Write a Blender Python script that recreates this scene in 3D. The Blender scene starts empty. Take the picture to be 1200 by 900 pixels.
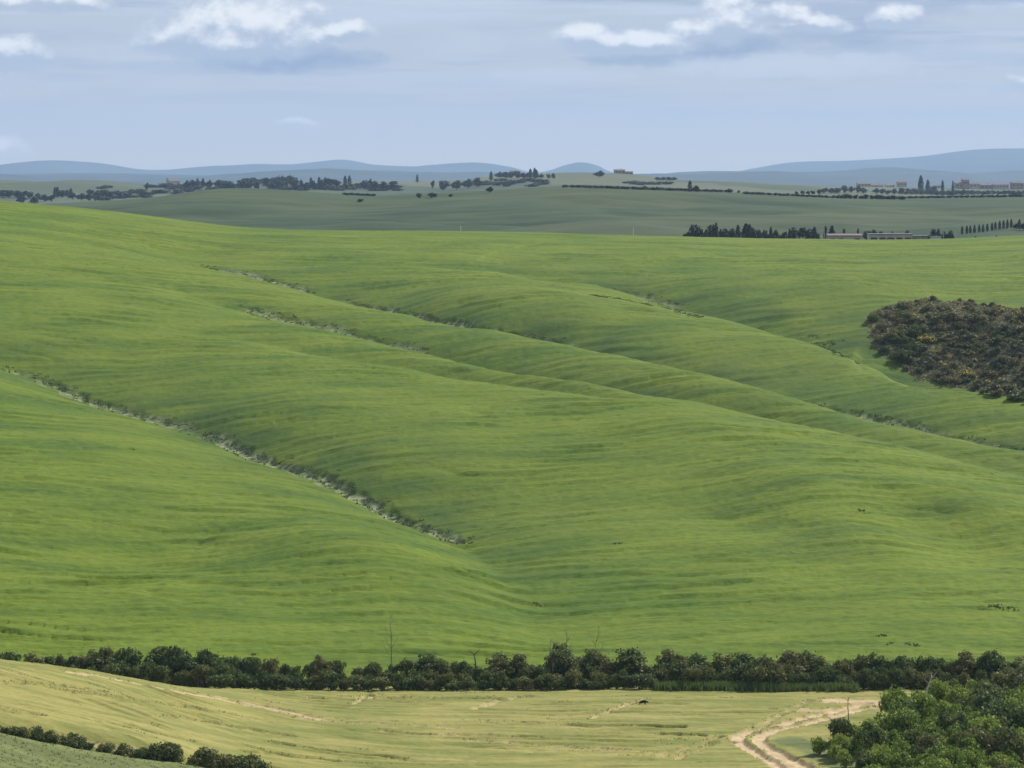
import bpy, math, random
import numpy as np

random.seed(7)
RNG = np.random.default_rng(7)
SC = bpy.context.scene
COL = SC.collection
R = math.radians

# ---------------------------------------------------------------- camera, sky, sun, exposure
CAMZ = 67.3                       # the viewer stands on a hill 67 m above the valley floor
FPX = 3403.0                      # focal length in pixels of a 1200 px wide picture (20 degree view)
PITCH = math.atan(245.0 / FPX)    # looking slightly down
SUN_AZ, SUN_EL = 50.0, 41.0       # degrees, azimuth clockwise from the view direction

cam = bpy.data.cameras.new('camera')
cam.sensor_width = 36.0
cam.lens = 36.0 * FPX / 1200.0
cam.clip_start, cam.clip_end = 1.0, 150000.0
cam_o = bpy.data.objects.new('camera', cam)
cam_o.location = (0, 0, CAMZ)
cam_o.rotation_euler = (math.pi / 2 - PITCH, 0, 0)
COL.objects.link(cam_o)
SC.camera = cam_o

SC.view_settings.view_transform = 'Standard'
SC.view_settings.look = 'None'
SC.view_settings.gamma = 1.0
SC.view_settings.exposure = 0.27
SC.render.engine = 'CYCLES'
SC.cycles.use_denoising = True
SC.cycles.max_bounces = 5
SC.cycles.diffuse_bounces = 3
SC.cycles.transmission_bounces = 3
SC.cycles.volume_bounces = 1
SC.cycles.transparent_max_bounces = 8
SC.cycles.caustics_reflective = False
SC.cycles.caustics_refractive = False

sun = bpy.data.lights.new('sun', 'SUN')
sun.energy = 5.0
sun.angle = R(1.2)
sun.color = (1.0, 0.955, 0.88)
sun_o = bpy.data.objects.new('sun', sun)
COL.objects.link(sun_o)
# a sun lamp shines along its -Z
sun_o.rotation_euler = (R(90 - SUN_EL), 0, R(180 - SUN_AZ))
sun_o.location = (200, 100, 300)


class NT:
    """small helper to write shader node graphs as expressions"""
    def __init__(self, tree):
        self.t = tree
        tree.nodes.clear()

    def n(self, typ, **kw):
        nd = self.t.nodes.new(typ)
        for k, v in kw.items():
            setattr(nd, k, v)
        return nd

    def put(self, sock, v):
        if v is None:
            return
        if isinstance(v, bpy.types.NodeSocket):
            self.t.links.new(v, sock)
        elif isinstance(v, (tuple, list)):
            v = tuple(v)
            if len(v) == 3 and len(sock.default_value) == 4:
                v = v + (1.0,)
            sock.default_value = v
        else:
            sock.default_value = v

    def m(self, op, a, b=None, c=None, clamp=False):
        nd = self.n('ShaderNodeMath', operation=op, use_clamp=clamp)
        for i, v in enumerate((a, b, c)):
            if v is not None:
                self.put(nd.inputs[i], v)
        return nd.outputs[0]

    def vm(self, op, a, b=None):
        nd = self.n('ShaderNodeVectorMath', operation=op)
        self.put(nd.inputs[0], a)
        if b is not None:
            self.put(nd.inputs[1], b)
        return nd.outputs[0]

    def noise(self, vec, scale, detail=4, rough=0.55, dist=0.0):
        nd = self.n('ShaderNodeTexNoise')
        self.put(nd.inputs['Vector'], vec)
        nd.inputs['Scale'].default_value = scale
        nd.inputs['Detail'].default_value = detail
        nd.inputs['Roughness'].default_value = rough
        nd.inputs['Distortion'].default_value = dist
        return nd.outputs['Fac']

    def smooth(self, v, a, b, lo=0.0, hi=1.0):
        nd = self.n('ShaderNodeMapRange', interpolation_type='SMOOTHSTEP')
        self.put(nd.inputs['Value'], v)
        for k, x in (('From Min', a), ('From Max', b), ('To Min', lo), ('To Max', hi)):
            nd.inputs[k].default_value = x
        return nd.outputs['Result']

    def mix(self, f, a, b, mode='MIX'):
        nd = self.n('ShaderNodeMix', data_type='RGBA', blend_type=mode)
        self.put(nd.inputs['Factor'], f)
        self.put(nd.inputs['A'], a)
        self.put(nd.inputs['B'], b)
        return nd.outputs['Result']

    def attr(self, name):
        return self.n('ShaderNodeAttribute', attribute_name=name).outputs['Fac']


def lin(r, g, b):
    def f(c):
        c /= 255.0
        return c / 12.92 if c <= 0.04045 else ((c + 0.055) / 1.055) ** 2.4
    return (f(r), f(g), f(b))


# ---------------------------------------------------------------- sky: Nishita air plus procedural cloud
world = bpy.data.worlds.new('World')
SC.world = world
world.use_nodes = True
W = NT(world.node_tree)
sky = W.n('ShaderNodeTexSky', sky_type='NISHITA')
sky.sun_disc = False
sky.sun_elevation = R(SUN_EL)
sky.sun_rotation = R(SUN_AZ)
sky.air_density = 1.0
sky.dust_density = 0.6
sky.ozone_density = 1.5
sky_col = W.vm('MULTIPLY', sky.outputs[0], (0.10, 0.10, 0.10))
D = W.n('ShaderNodeTexCoord').outputs['Generated']
sep = W.n('ShaderNodeSeparateXYZ')
W.put(sep.inputs[0], D)
AZ = W.m('MULTIPLY', W.m('ARCTAN2', sep.outputs[0], sep.outputs[1]), FPX)       # sideways, in 1/3403 rad
EL = W.m('MULTIPLY', W.m('ARCSINE', sep.outputs[2]), FPX)                       # upwards, same unit
V1 = W.vm('MULTIPLY', D, (FPX / 100, FPX / 100, FPX / 66))      # flattened noise space (about 100 x 42 units per cell)
V2 = W.vm('MULTIPLY', D, (FPX / 420, FPX / 420, FPX / 26))      # long thin bands
warp1 = W.m('SUBTRACT', W.noise(V1, 2.0, 3, 0.6), 0.5)
warp2 = W.m('SUBTRACT', W.noise(W.vm('ADD', V1, (31.7, 11.3, 5.1)), 2.2, 3, 0.6), 0.5)
U = W.m('ADD', AZ, W.m('MULTIPLY', warp1, 30.0))
E = W.m('ADD', EL, W.m('MULTIPLY', warp2, 20.0))
# cumulus banks: (sideways, up, half width, half height above, below)
clouds = [(-312, 152, 132, 66, 26), (-190, 163, 36, 20, 10), (-548, 196, 88, 26, 13), (-578, 132, 60, 32, 20),
          (-590, 26, 46, 24, 14), (-250, 54, 30, 14, 8), (84, 155, 46, 27, 15), (150, 149, 68, 21, 12), (205, 165, 30, 22, 12),
          (252, 170, 46, 58, 26), (316, 184, 36, 20, 11), (352, 169, 50, 21, 11), (445, 178, 38, 22, 11), (590, 105, 28, 15, 9),
          (-470, 250, 120, 30, 14), (40, 262, 150, 34, 12), (520, 270, 130, 40, 14), (-700, 150, 70, 30, 12), (760, 180, 90, 34, 14)]
field, relh = None, None
for (cx, cy, rx, up, dn) in clouds:
    dx = W.m('DIVIDE', W.m('SUBTRACT', U, float(cx)), float(rx))
    dy = W.m('SUBTRACT', E, float(cy))
    du = W.m('DIVIDE', W.m('MAXIMUM', dy, 0.0), float(up))
    dd = W.m('DIVIDE', W.m('MINIMUM', dy, 0.0), float(dn))
    r2 = W.m('ADD', W.m('MULTIPLY', dx, dx), W.m('ADD', W.m('MULTIPLY', du, du), W.m('MULTIPLY', dd, dd)))
    f = W.m('SUBTRACT', 1.0, r2)
    hgt = W.m('ADD', W.m('MULTIPLY', du, 1.0), W.m('MULTIPLY', dd, 0.7))
    hw = W.m('MULTIPLY', W.m('MAXIMUM', f, 0.0), hgt)
    field = f if field is None else W.m('MAXIMUM', field, f)
    relh = hw if relh is None else W.m('ADD', relh, hw)
field = W.m('MAXIMUM', field, -2.0)
# the same kind of cloud goes on over the rest of the sky
rest = W.m('MAXIMUM', W.smooth(W.m('ABSOLUTE', AZ), 800, 1100), W.smooth(EL, 270, 420))
gen = W.m('MULTIPLY', W.m('SUBTRACT', W.noise(W.vm('MULTIPLY', D, (9, 9, 17)), 1.0, 3, 0.5), 0.56), 9.0)
field = W.m('MAXIMUM', field, W.m('ADD', W.m('MULTIPLY', gen, rest), W.m('MULTIPLY', W.m('SUBTRACT', rest, 1.0), 2.0)))
fine = W.noise(V1, 2.3, 8, 0.58)
fine_up = W.noise(W.vm('ADD', V1, (0.05, 0.0, 0.22)), 2.3, 8, 0.58)
dens = W.m('ADD', W.m('MULTIPLY', field, 1.35), W.m('MULTIPLY', W.m('SUBTRACT', fine, 0.50), 2.3))
alpha = W.smooth(dens, -0.20, 1.05)
lit = W.m('ADD', W.m('MULTIPLY', relh, 1.7), W.m('MULTIPLY', W.m('SUBTRACT', fine, fine_up), 2.2))
lit = W.smooth(lit, -0.20, 0.75)
band = W.noise(V2, 1.0, 5, 0.55)
band2 = W.noise(W.vm('ADD', V2, (7.7, 3.1, 19.0)), 1.3, 5, 0.6)
high = W.smooth(EL, 20, 200)                                    # more layered cloud higher up
veil = W.mix(W.smooth(EL, 0, 170), (0.72, 0.64, 0.54), (0.455, 0.485, 0.545))
c = W.mix(W.smooth(EL, 300, 2400, 0.92, 0.30), sky_col, veil)          # thin veil, clearing overhead
c = W.mix(W.m('MULTIPLY', W.smooth(band, 0.46, 0.66), W.m('MULTIPLY', high, 0.80)), c, (0.545, 0.585, 0.665))
c = W.mix(W.m('MULTIPLY', W.smooth(band2, 0.46, 0.68), W.m('MULTIPLY', high, 0.80)), c, (0.27, 0.335, 0.465))
# shaded flat bases under the big banks
for (cx, cy, rx, ry, k) in [(-270, 135, 140, 19, 0.95), (-310, 150, 140, 20, 0.8), (258, 150, 66, 20, 0.9), (370, 160, 90, 14, 0.6), (170, 136, 110, 12, 0.7), (420, 190, 170, 14, 0.5)]:
    dx = W.m('DIVIDE', W.m('SUBTRACT', U, float(cx)), float(rx))
    dy = W.m('DIVIDE', W.m('SUBTRACT', E, float(cy)), float(ry))
    g = W.m('SUBTRACT', 1.0, W.m('ADD', W.m('MULTIPLY', dx, dx), W.m('MULTIPLY', dy, dy)))
    c = W.mix(W.m('MULTIPLY', W.smooth(W.m('ADD', g, W.m('MULTIPLY', W.m('SUBTRACT', fine, 0.5), 1.5)), 0.0, 0.9), k), c, (0.225, 0.285, 0.415))
# a pale cream streak of thin cloud
for (cx, cy, rx, ry, k) in [(330, 126, 190, 19, 0.85), (60, 116, 110, 10, 0.6), (540, 140, 160, 20, 0.35), (-60, 150, 60, 25, 0.3), (-420, 120, 90, 30, 0.25)]:
    dx = W.m('DIVIDE', W.m('SUBTRACT', U, float(cx)), float(rx))
    dy = W.m('DIVIDE', W.m('SUBTRACT', E, float(cy)), float(ry))
    g = W.m('SUBTRACT', 1.0, W.m('ADD', W.m('MULTIPLY', dx, dx), W.m('MULTIPLY', dy, dy)))
    c = W.mix(W.m('MULTIPLY', W.smooth(W.m('ADD', g, W.m('MULTIPLY', W.m('SUBTRACT', fine, 0.5), 2.0)), 0.0, 1.0), k), c, (0.60, 0.615, 0.655))
ccol = W.mix(lit, W.mix(W.smooth(EL, 20, 130), (0.70, 0.65, 0.58), (0.41, 0.455, 0.545)), W.mix(W.smooth(EL, 20, 130), (1.0, 0.95, 0.88), (0.90, 0.89, 0.875)))
c = W.mix(W.m('MULTIPLY', alpha, 0.95), c, ccol)
bg = W.n('ShaderNodeBackground')
W.put(bg.inputs['Color'], c)
bg.inputs['Strength'].default_value = 1.0
wo = W.n('ShaderNodeOutputWorld')
W.t.links.new(bg.outputs[0], wo.inputs['Surface'])
world.cycles.sampling_method = 'MANUAL'
world.cycles.sample_map_resolution = 512


# ---------------------------------------------------------------- small maths
def smoothstep(a, b, x):
    t = np.clip((np.asarray(x, float) - a) / (b - a), 0, 1)
    return t * t * (3 - 2 * t)


def pn(x, y, seed=0):
    """gradient noise, about -0.7..0.7"""
    x = np.asarray(x, float); y = np.asarray(y, float)
    xi = np.floor(x).astype(np.int64); yi = np.floor(y).astype(np.int64)
    xf = x - xi; yf = y - yi
    u = xf * xf * xf * (xf * (xf * 6 - 15) + 10); v = yf * yf * yf * (yf * (yf * 6 - 15) + 10)

    def g(ix, iy, dx, dy):
        h = (ix * 374761393 + iy * 668265263 + seed * 974634777) & 0xffffffff
        h = ((h ^ (h >> 13)) * 1274126177) & 0xffffffff
        a = ((h ^ (h >> 16)) & 0xffff) * (2 * math.pi / 65536)
        return np.cos(a) * dx + np.sin(a) * dy
    n00 = g(xi, yi, xf, yf); n10 = g(xi + 1, yi, xf - 1, yf)
    n01 = g(xi, yi + 1, xf, yf - 1); n11 = g(xi + 1, yi + 1, xf - 1, yf - 1)
    a = n00 + u * (n10 - n00); b = n01 + u * (n11 - n01)
    return a + v * (b - a)


def fbm(x, y, sx, sy, octv, seed, gain=0.5):
    s = 0; a = 1.0
    for k in range(octv):
        s = s + a * pn(x / sx * 2 ** k, y / sy * 2 ** k, seed + k)
        a *= gain
    return s


def ray(px, py):
    """direction through a picture point, per metre of forward distance: (x/y, z/y)"""
    v = 450.0 - np.asarray(py, float)
    yy = v * math.sin(PITCH) + FPX * math.cos(PITCH)
    zz = v * math.cos(PITCH) - FPX * math.sin(PITCH)
    return (np.asarray(px, float) - 600.0) / yy, zz / yy


def at(px, py, d):
    a, b = ray(px, py)
    return np.array([a * d, d, CAMZ + b * d])


def spline(P, n):
    """Catmull-Rom through points"""
    P = np.asarray(P, float)
    Q = np.vstack([2 * P[0] - P[1], P, 2 * P[-1] - P[-2]])
    out = []
    m = len(P) - 1
    for t in np.linspace(0, m, n):
        i = min(int(t), m - 1); f = t - i
        p0, p1, p2, p3 = Q[i:i + 4]
        out.append(0.5 * ((2 * p1) + (-p0 + p2) * f + (2 * p0 - 5 * p1 + 4 * p2 - p3) * f * f + (-p0 + 3 * p1 - 3 * p2 + p3) * f ** 3))
    return np.array(out)


def polydist(x, y, P, margin=None):
    """distance to a polyline, side (+ = left of travel), place along it 0..1"""
    if margin is not None:
        P = np.asarray(P)[:, :2]
        k = (x > P[:, 0].min() - margin) & (x < P[:, 0].max() + margin) & (y > P[:, 1].min() - margin) & (y < P[:, 1].max() + margin)
        d = np.full(x.shape, 1e3); s = np.zeros(x.shape); t = np.zeros(x.shape)
        if k.any():
            d[k], s[k], t[k] = polydist(x[k], y[k], P)
        return d, s, t
    best = np.full(x.shape, 1e9); side = np.zeros(x.shape); tt = np.zeros(x.shape)
    m = len(P) - 1
    for i in range(m):
        ax, ay = P[i][:2]; bx, by = P[i + 1][:2]
        dx, dy = bx - ax, by - ay
        L2 = dx * dx + dy * dy + 1e-9
        t = np.clip(((x - ax) * dx + (y - ay) * dy) / L2, 0, 1)
        qx = x - (ax + t * dx); qy = y - (ay + t * dy)
        d2 = qx * qx + qy * qy
        k = d2 < best
        best = np.where(k, d2, best)
        side = np.where(k, np.sign(dx * qy - dy * qx), side)
        tt = np.where(k, (i + t) / m, tt)
    return np.sqrt(best), side, tt


def tps_fit(P):
    P = np.asarray(P, float); X = P[:, :2]; n = len(P)
    r2 = ((X[:, None] - X[None]) ** 2).sum(-1)
    K = 0.5 * r2 * np.log(r2 + 1e-9) + np.eye(n) * 2.0
    A = np.zeros((n + 3, n + 3)); A[:n, :n] = K; A[:n, n] = 1; A[:n, n + 1:] = X; A[n:, :n] = A[:n, n:].T
    w = np.linalg.solve(A, np.concatenate([P[:, 2], [0, 0, 0]]))

    def f(x, y):
        s = w[n] + w[n + 1] * x + w[n + 2] * y
        for i in range(n):
            q = (x - X[i, 0]) ** 2 + (y - X[i, 1]) ** 2
            s = s + w[i] * 0.5 * q * np.log(q + 1e-9)
        return s
    return f


# ---------------------------------------------------------------- the lie of the land
near_pts = [at(0, 775, 352), at(80, 783, 357), at(160, 796, 363), at(230, 807, 370), at(-120, 762, 345),
            at(0, 812, 330), at(0, 850, 309), at(0, 900, 294), at(150, 830, 338), at(150, 864, 315), at(150, 900, 303),
            at(300, 830, 357), at(300, 860, 340), at(310, 895, 322), at(450, 820, 369), at(450, 870, 341),
            (-20, 330, 0.2), (20, 330, 0), (60, 330, 0.3), (20, 360, 0), (60, 360, 0.2), (-30, 378, -0.3), (20, 378, -.2), (70, 376, 0), (100, 350, 1.0),
            (-75, 388, -1.4), (-55, 384, -1.0), (-95, 390, -1.6), (-100, 330, 13), (-60, 285, 12.5), (0, 290, 3.0), (60, 290, 2.5), (110, 390, 0)]
near_f = tps_fit(near_pts)

crest_px = np.array([-150, 0, 60, 120, 180, 230, 280, 400, 540, 650, 760, 900, 1080, 1150, 1200, 1350])
crest_py = np.array([222, 239.5, 243, 249, 258, 266, 271, 272.5, 273, 275.5, 279, 282, 284.5, 282, 280, 272])
CREST_D = 950.0
crest_x = ray(crest_px, crest_py)[0] * CREST_D
crest_z = CAMZ + ray(crest_px, crest_py)[1] * CREST_D
prof_y = np.array([380, 392, 420, 460, 520, 600, 700, 800, 870, 920, 960, 1010, 1080, 1180.0])
prof_v = np.array([-.02, 0, .045, .115, .235, .395, .585, .765, .88, .955, 1.0, .985, .90, .80])
_pc = spline(np.stack([prof_y, prof_v], 1), 400)


def hill_base(x, y):
    zc = np.interp(x, crest_x, crest_z)
    zc = (zc + np.interp(x - 14, crest_x, crest_z) + np.interp(x + 14, crest_x, crest_z)) / 3
    return zc * np.interp(y, _pc[:, 0], _pc[:, 1])


# gullies seen in the picture: points, depth at each point, half width on the far/right bank and on the near/left bank, bare soil along it
GULLY = [
    dict(p=[(-60, 410), (0, 430), (60, 450), (130, 479), (230, 513), (310, 545), (400, 585), (470, 613), (535, 640), (600, 690), (640, 745)],
         d=[3, 3.4, 3.8, 4.2, 4.6, 4.8, 4.8, 4.4, 3.6, 2.4, 0.8], wf=26, wn=17, off=.6, soil=[(.10, .16, .5), (.16, .40, .8), (.40, .81, 1.0)]),
    dict(p=[(150, 292), (200, 306), (280, 325), (335, 338), (395, 352), (470, 376), (560, 401), (640, 414), (770, 443), (893, 475), (990, 495), (1060, 511), (1130, 525), (1220, 540)],
         d=[0.4, 1.2, 2.2, 2.8, 3.6, 4.4, 5.0, 5.2, 5.4, 5.2, 4.8, 4.4, 4.2, 4.0], wf=22, wn=10, off=3.2, soil=[(.10, .26, .85), (.30, .56, 1.0), (.72, .98, .7)]),
    dict(p=[(200, 350), (270, 366), (330, 380), (400, 395), (470, 410), (550, 431), (620, 451), (723, 475), (800, 486), (885, 494), (1004, 517), (1095, 535), (1220, 560)],
         d=[0.6, 1.6, 2.4, 2.8, 3.2, 3.8, 4.2, 4.2, 3.8, 3.2, 2.6, 2.2, 2.0], wf=14, wn=8, off=2.6, soil=[(.08, .36, .6)]),
    dict(p=[(180, 382), (260, 394), (340, 409), (420, 424), (500, 437), (570, 451), (650, 466), (723, 477)],
         d=[0.3, 0.8, 1.3, 1.8, 2.2, 2.4, 2.4, 2.0], wf=9, wn=7, soil=[]),
    dict(p=[(480, 306), (540, 316), (600, 323), (660, 338), (745, 354), (820, 382), (920, 408), (1000, 431), (1072, 440), (1127, 452), (1220, 470)],
         d=[0.5, 1.2, 2.2, 3.2, 4.6, 5.6, 6.2, 6.2, 6.0, 5.6, 5.0], wf=32, wn=10, off=3.6, soil=[(.28, .46, .55)]),
    dict(p=[(690, 349), (717, 352), (760, 356), (803, 367), (850, 392)], d=[0.2, 0.9, 1.1, 1.0, 0.5], wf=6, wn=5, soil=[(.1, .8, .45)]),
    dict(p=[(165, 471), (220, 473), (280, 474.5), (340, 473), (405, 469)], d=[.1, .5, .6, .5, .1], wf=4, wn=2.2, soil=[]),
    dict(p=[(640, 417), (690, 412), (735, 404)], d=[1.2, 1.2, 0.3], wf=6, wn=5, soil=[]),
    dict(p=[(930, 383), (955, 396), (985, 412), (1010, 424)], d=[0.4, 1.5, 1.5, 0.6], wf=5, wn=5, soil=[(.1, .75, .55)]),
]
for g in GULLY:
    P = np.array(g['p'], float); dep = np.array(g['d'], float)
    S = spline(np.column_stack([P, dep]), 2 * len(P))
    out = []
    for px, py, dd in S:
        ds = np.arange(395, 1000, 0.5)
        a, b = ray(px, py)
        hit = hill_base(a * ds, ds) - dd * 1.6 - (CAMZ + b * ds)
        k = np.argmax(hit > 0) if (hit > 0).any() else len(ds) - 1
        out.append((a * ds[k], ds[k], dd * 1.6))
    g['w'] = np.array(out)

# broad swellings and hollows: picture point, half sizes (m) across / along, rotation, height
SWELL = [(400, 640, 15, 30, 0.52, 1.5), (170, 640, 22, 22, 0.52, -1.5), (850, 515, 13, 30, 0.52, 1.2), (945, 575, 10, 26, .52, 1.1), (880, 610, 8, 24, .52, -0.8), (1010, 640, 12, 26, .52, 1.1), (640, 560, 18, 22, 0.5, -1.0), (1085, 610, 9, 24, .52, -.8), (1150, 600, 12, 26, .52, .9),
         (1000, 570, 30, 34, 0.2, 1.0), (640, 720, 14, 16, 0, -0.7), (430, 520, 22, 26, 0.4, 1.2), (1120, 640, 20, 24, .3, -0.8), (330, 470, 24, 22, 0, 0.9),
         (600, 350, 26, 40, 0.4, 1.6), (900, 330, 40, 40, 0, 1.2), (100, 330, 40, 50, 0, 1.4), (460, 330, 22, 40, .3, -1.0), (840, 440, 20, 30, .5, 1.5), (690, 440, 14, 24, .5, 0.8)]
sw = []
for (px, py, rx, ry, rot, amp) in SWELL:
    ds = np.arange(395, 1000, 0.5); a, b = ray(px, py)
    hit = hill_base(a * ds, ds) - (CAMZ + b * ds)
    k = np.argmax(hit > 0)
    sw.append((a * ds[k], ds[k], rx, ry, rot, amp * 1.6))
BOWL = (at(1140, 405, 690)[0], 700.0, 30.0, 62.0)      # the scrub hollow


def bowl_r(x, y):
    wob = 0.10 * pn(x / 14, y / 22, 91)
    return np.sqrt(((x - BOWL[0]) / BOWL[2]) ** 2 + ((y - BOWL[1]) / BOWL[3]) ** 2) + wob


def hill_shape(x, y, detail=True, soil_out=None):
    z = hill_base(x, y)
    fade = smoothstep(392, 440, y) * (1 - smoothstep(900, 1000, y))
    acc = np.zeros(np.shape(x)); trench = np.zeros(np.shape(x)); soil = np.zeros(np.shape(x))
    for i, g in enumerate(GULLY):
        d, s, t = polydist(x, y, g['w'])
        dep = np.interp(t, np.linspace(0, 1, len(g['w'])), g['w'][:, 2])
        w = np.where(s > 0, g['wf'], g['wn'])
        e = 1.6
        c = dep * np.exp(-(np.sqrt(d * d + e * e) - e) / w)
        acc = acc + np.maximum(c, 0) ** 2.5
        if g['soil']:
            k = np.zeros(np.shape(x))
            for (a, b, v) in g['soil']:
                k = np.maximum(k, v * smoothstep(a, a + .025, t) * (1 - smoothstep(b - .025, b, t)))
            wd = 1.6 + 2.4 * fbm(x, y, 8, 8, 2, 50 + i) + 0.4 * k
            dd = d * s - g.get('off', 0.5) + 2.0 * pn(x / 3.4, y / 3.4, 60 + i)
            m = k * (1 - smoothstep(wd * 0.55, wd * 1.25, np.abs(dd)))
            soil = np.maximum(soil, m)
            trench = np.maximum(trench, 0.5 * k * (1 - smoothstep(0.3, 1.9, np.abs(dd - .6))) + 0.3 * m)
    z = z - acc ** (1 / 2.5)
    br = bowl_r(x, y)
    z = z - 5.0 * (1 - smoothstep(0.35, 1.06, br)) - 1.7 * (1 - smoothstep(.92, 1.0, br))
    for (cx, cy, rx, ry, rot, amp) in sw:
        ca, sa = math.cos(rot), math.sin(rot)
        qx = ((x - cx) * ca + (y - cy) * sa) / rx; qy = (-(x - cx) * sa + (y - cy) * ca) / ry
        z = z + amp * np.exp(-(qx * qx + qy * qy))
    z = z + fade * (1.5 * fbm(x, y, 70, 90, 2, 3) + 0.35 * fbm(x, y, 22, 22, 2, 13))
    if detail:
        f2 = smoothstep(390, 404, y) * (1 - 0.6 * smoothstep(880, 960, y))
        wx = x + 0.18 * y + 5 * pn(x / 30, y / 30, 21)
        wy = y + 2.5 * pn(x / 24, y / 24, 22)
        strk = 0.35 - np.abs(pn(wx / 24, wy / 5.2, 23)) * 1.6          # long sharp-topped swaths of the leaning crop
        strk = strk + 0.45 * (0.35 - np.abs(pn(wx / 13, wy / 2.7, 24)) * 1.6)
        strk2 = fbm(x - 0.1 * y, y, 7, 1.9, 2, 29)
        patch = np.clip(0.45 + 1.2 * fbm(x, y, 45, 40, 2, 33), 0.12, 1.2)
        lip = np.maximum(0, 0.10 - np.abs(fbm(wx, wy, 50, 13, 2, 41))) / 0.10      # thin broken terrace lips
        lipm = smoothstep(.10, .34, fbm(x, y, 30, 24, 2, 47))
        ph = wy / 6.3 + 1.1 * fbm(x, y, 55, 34, 2, 25) + .25 * pn(x / 16, y / 12, 26)
        fr = ph - np.floor(ph)
        saw = np.where(fr < .16, smoothstep(0, .16, fr), 1 - (fr - .16) / .84)         # a short steep face toward the valley, a long gentle back
        amp = smoothstep(-.15, .35, pn(x / 22 + 7.3 * np.floor(ph), np.floor(ph) * 1.37 + y * .004, 27))
        ph2 = wy / 2.9 + 1.3 * fbm(x, y, 30, 20, 2, 35)
        fr2 = ph2 - np.floor(ph2)
        saw2 = np.where(fr2 < .25, smoothstep(0, .25, fr2), 1 - (fr2 - .25) / .75)
        amp2 = smoothstep(-.1, .4, pn(x / 13 + 5.1 * np.floor(ph2), np.floor(ph2) * 1.7, 36))
        z = z + f2 * (.35 + .65 * patch) * (0.85 * amp * (saw - .5) + 0.42 * amp2 * (saw2 - .5))
        z = z + f2 * patch * (0.40 * strk + 0.13 * strk2) + 0.14 * f2 * fbm(x, y, 2.0, 1.8, 2, 37) - 0.40 * f2 * lip * lipm
        z = z - trench * (0.8 + 0.9 * pn(x / 2.2, y / 2.2, 77)) - 0.22 * soil * np.abs(fbm(x, y, 2.0, 2.0, 2, 79))
    if soil_out is not None:
        soil_out.append(soil)
        soil_out.append(acc ** (1 / 2.5))
    return z


# far ridges
B_px = np.array([-200, 0, 50, 110, 180, 230, 270, 330, 400, 440, 500, 560, 640, 700, 760, 850, 930, 1000, 1100, 1200, 1400])
B_py = np.array([246, 243, 239, 236, 231, 224, 220.5, 223, 228, 230, 227.5, 224, 219, 217.5, 220, 225, 229, 232, 232, 231, 226])
C_px = np.array([-200, 0, 40, 70, 100, 150, 180, 240, 300, 360, 420, 480, 540, 562, 590, 640, 680, 720, 755, 790, 860, 950, 1000, 1060, 1130, 1200, 1400])
C_py = np.array([212, 211, 214, 212, 211, 214.5, 217, 216.5, 215.5, 215, 213, 213, 211.5, 208, 206, 203, 202, 203.5, 206.5, 211, 213, 217, 218.5, 219.5, 221, 221, 214])
D2_px = np.array([-300, 0, 120, 300, 480, 600, 760, 800, 850, 900, 950, 1020, 1060, 1120, 1200, 1500])
D2_py = np.array([206, 204, 203, 206, 202, 206, 204, 201.5, 200.5, 203, 204, 200, 203, 205, 200, 196])
M_px = np.array([-400, -100, 0, 80, 115, 160, 200, 250, 300, 350, 400, 440, 500, 550, 590, 620, 640, 660, 678, 697, 715, 760, 850, 885, 930, 1000, 1080, 1140, 1200, 1300, 1600])
M_py = np.array([194, 199, 197, 190, 191, 198, 199.5, 196, 193, 192.5, 187, 193, 195, 192, 196, 204, 203, 196, 191.5, 195, 203, 204, 202, 197, 190, 188, 183, 175.5, 174, 176, 184])
DB, DC, DD2, DM = 1700.0, 3800.0, 15500.0, 24000.0


def ridge(px, py, d):
    a, b = ray(px, py)
    S = spline(np.column_stack([a * d, CAMZ + b * d]), 220)
    return S[:, 0], S[:, 1]


RB, RC, RD2, RM = ridge(B_px, B_py, DB), ridge(C_px, C_py, DC), ridge(D2_px, D2_py, DD2), ridge(M_px, M_py, DM)


def far_shape(x, y):
    zb = np.interp(x, *RB); zc = np.interp(x, *RC); zd = np.interp(x, *RD2); zm = np.interp(x, *RM)
    z0 = hill_base(x, np.full_like(y, 1180.0)) * 0 + 38.0 - 6 * smoothstep(-40, -180, x)
    zs = [z0, zb, zb * 0 + 40.0 + 3 * pn(x / 240, y / 400, 5), zc, zc * 0 + 22, zc * 0 + 15, zd, zd * 0 - 20, zm, zm * 0 - 20, zm * 0 - 40]
    ys = [1180.0, DB, 2350.0, DC, 5000.0, 9500.0, DD2, 18500.0, DM, 27500.0, 40000.0]
    z = np.where(y <= ys[0], zs[0], 0.0)
    for i in range(len(ys) - 1):
        t = np.clip((y - ys[i]) / (ys[i + 1] - ys[i]), 0, 1)
        t = t * t * (3 - 2 * t)
        k = (y > ys[i]) & (y <= ys[i + 1])
        z = np.where(k, zs[i] + (zs[i + 1] - zs[i]) * t, z)
    z = np.where(y > ys[-1], zs[-1], z)
    und = 1 - np.exp(-((y - DB) / 130) ** 2) - np.exp(-((y - DC) / 260) ** 2) - smoothstep(5000, 7000, y)
    z = z + np.clip(und, 0, 1) * smoothstep(1180, 1300, y) * (4.0 * fbm(x, y, 190, 240, 3, 61) + (2.6 * fbm(x + .3 * y, y, 95, 60, 3, 67) - 1.6 * np.maximum(0, .06 - np.abs(fbm(x - .2 * y, y, 260, 150, 2, 69))) / .06) * (1 - smoothstep(1800, 2400, y)) + 5 * fbm(x, y, 420, 500, 2, 71) * smoothstep(2200, 2900, y))
    mt = smoothstep(10000, 12500, y)
    z = z + mt * (1 - np.exp(-((y - DM) / 800) ** 2) - np.exp(-((y - DD2) / 700) ** 2)).clip(0, 1) * 60 * fbm(x, y, 1400, 2000, 4, 83)
    return z


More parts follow.
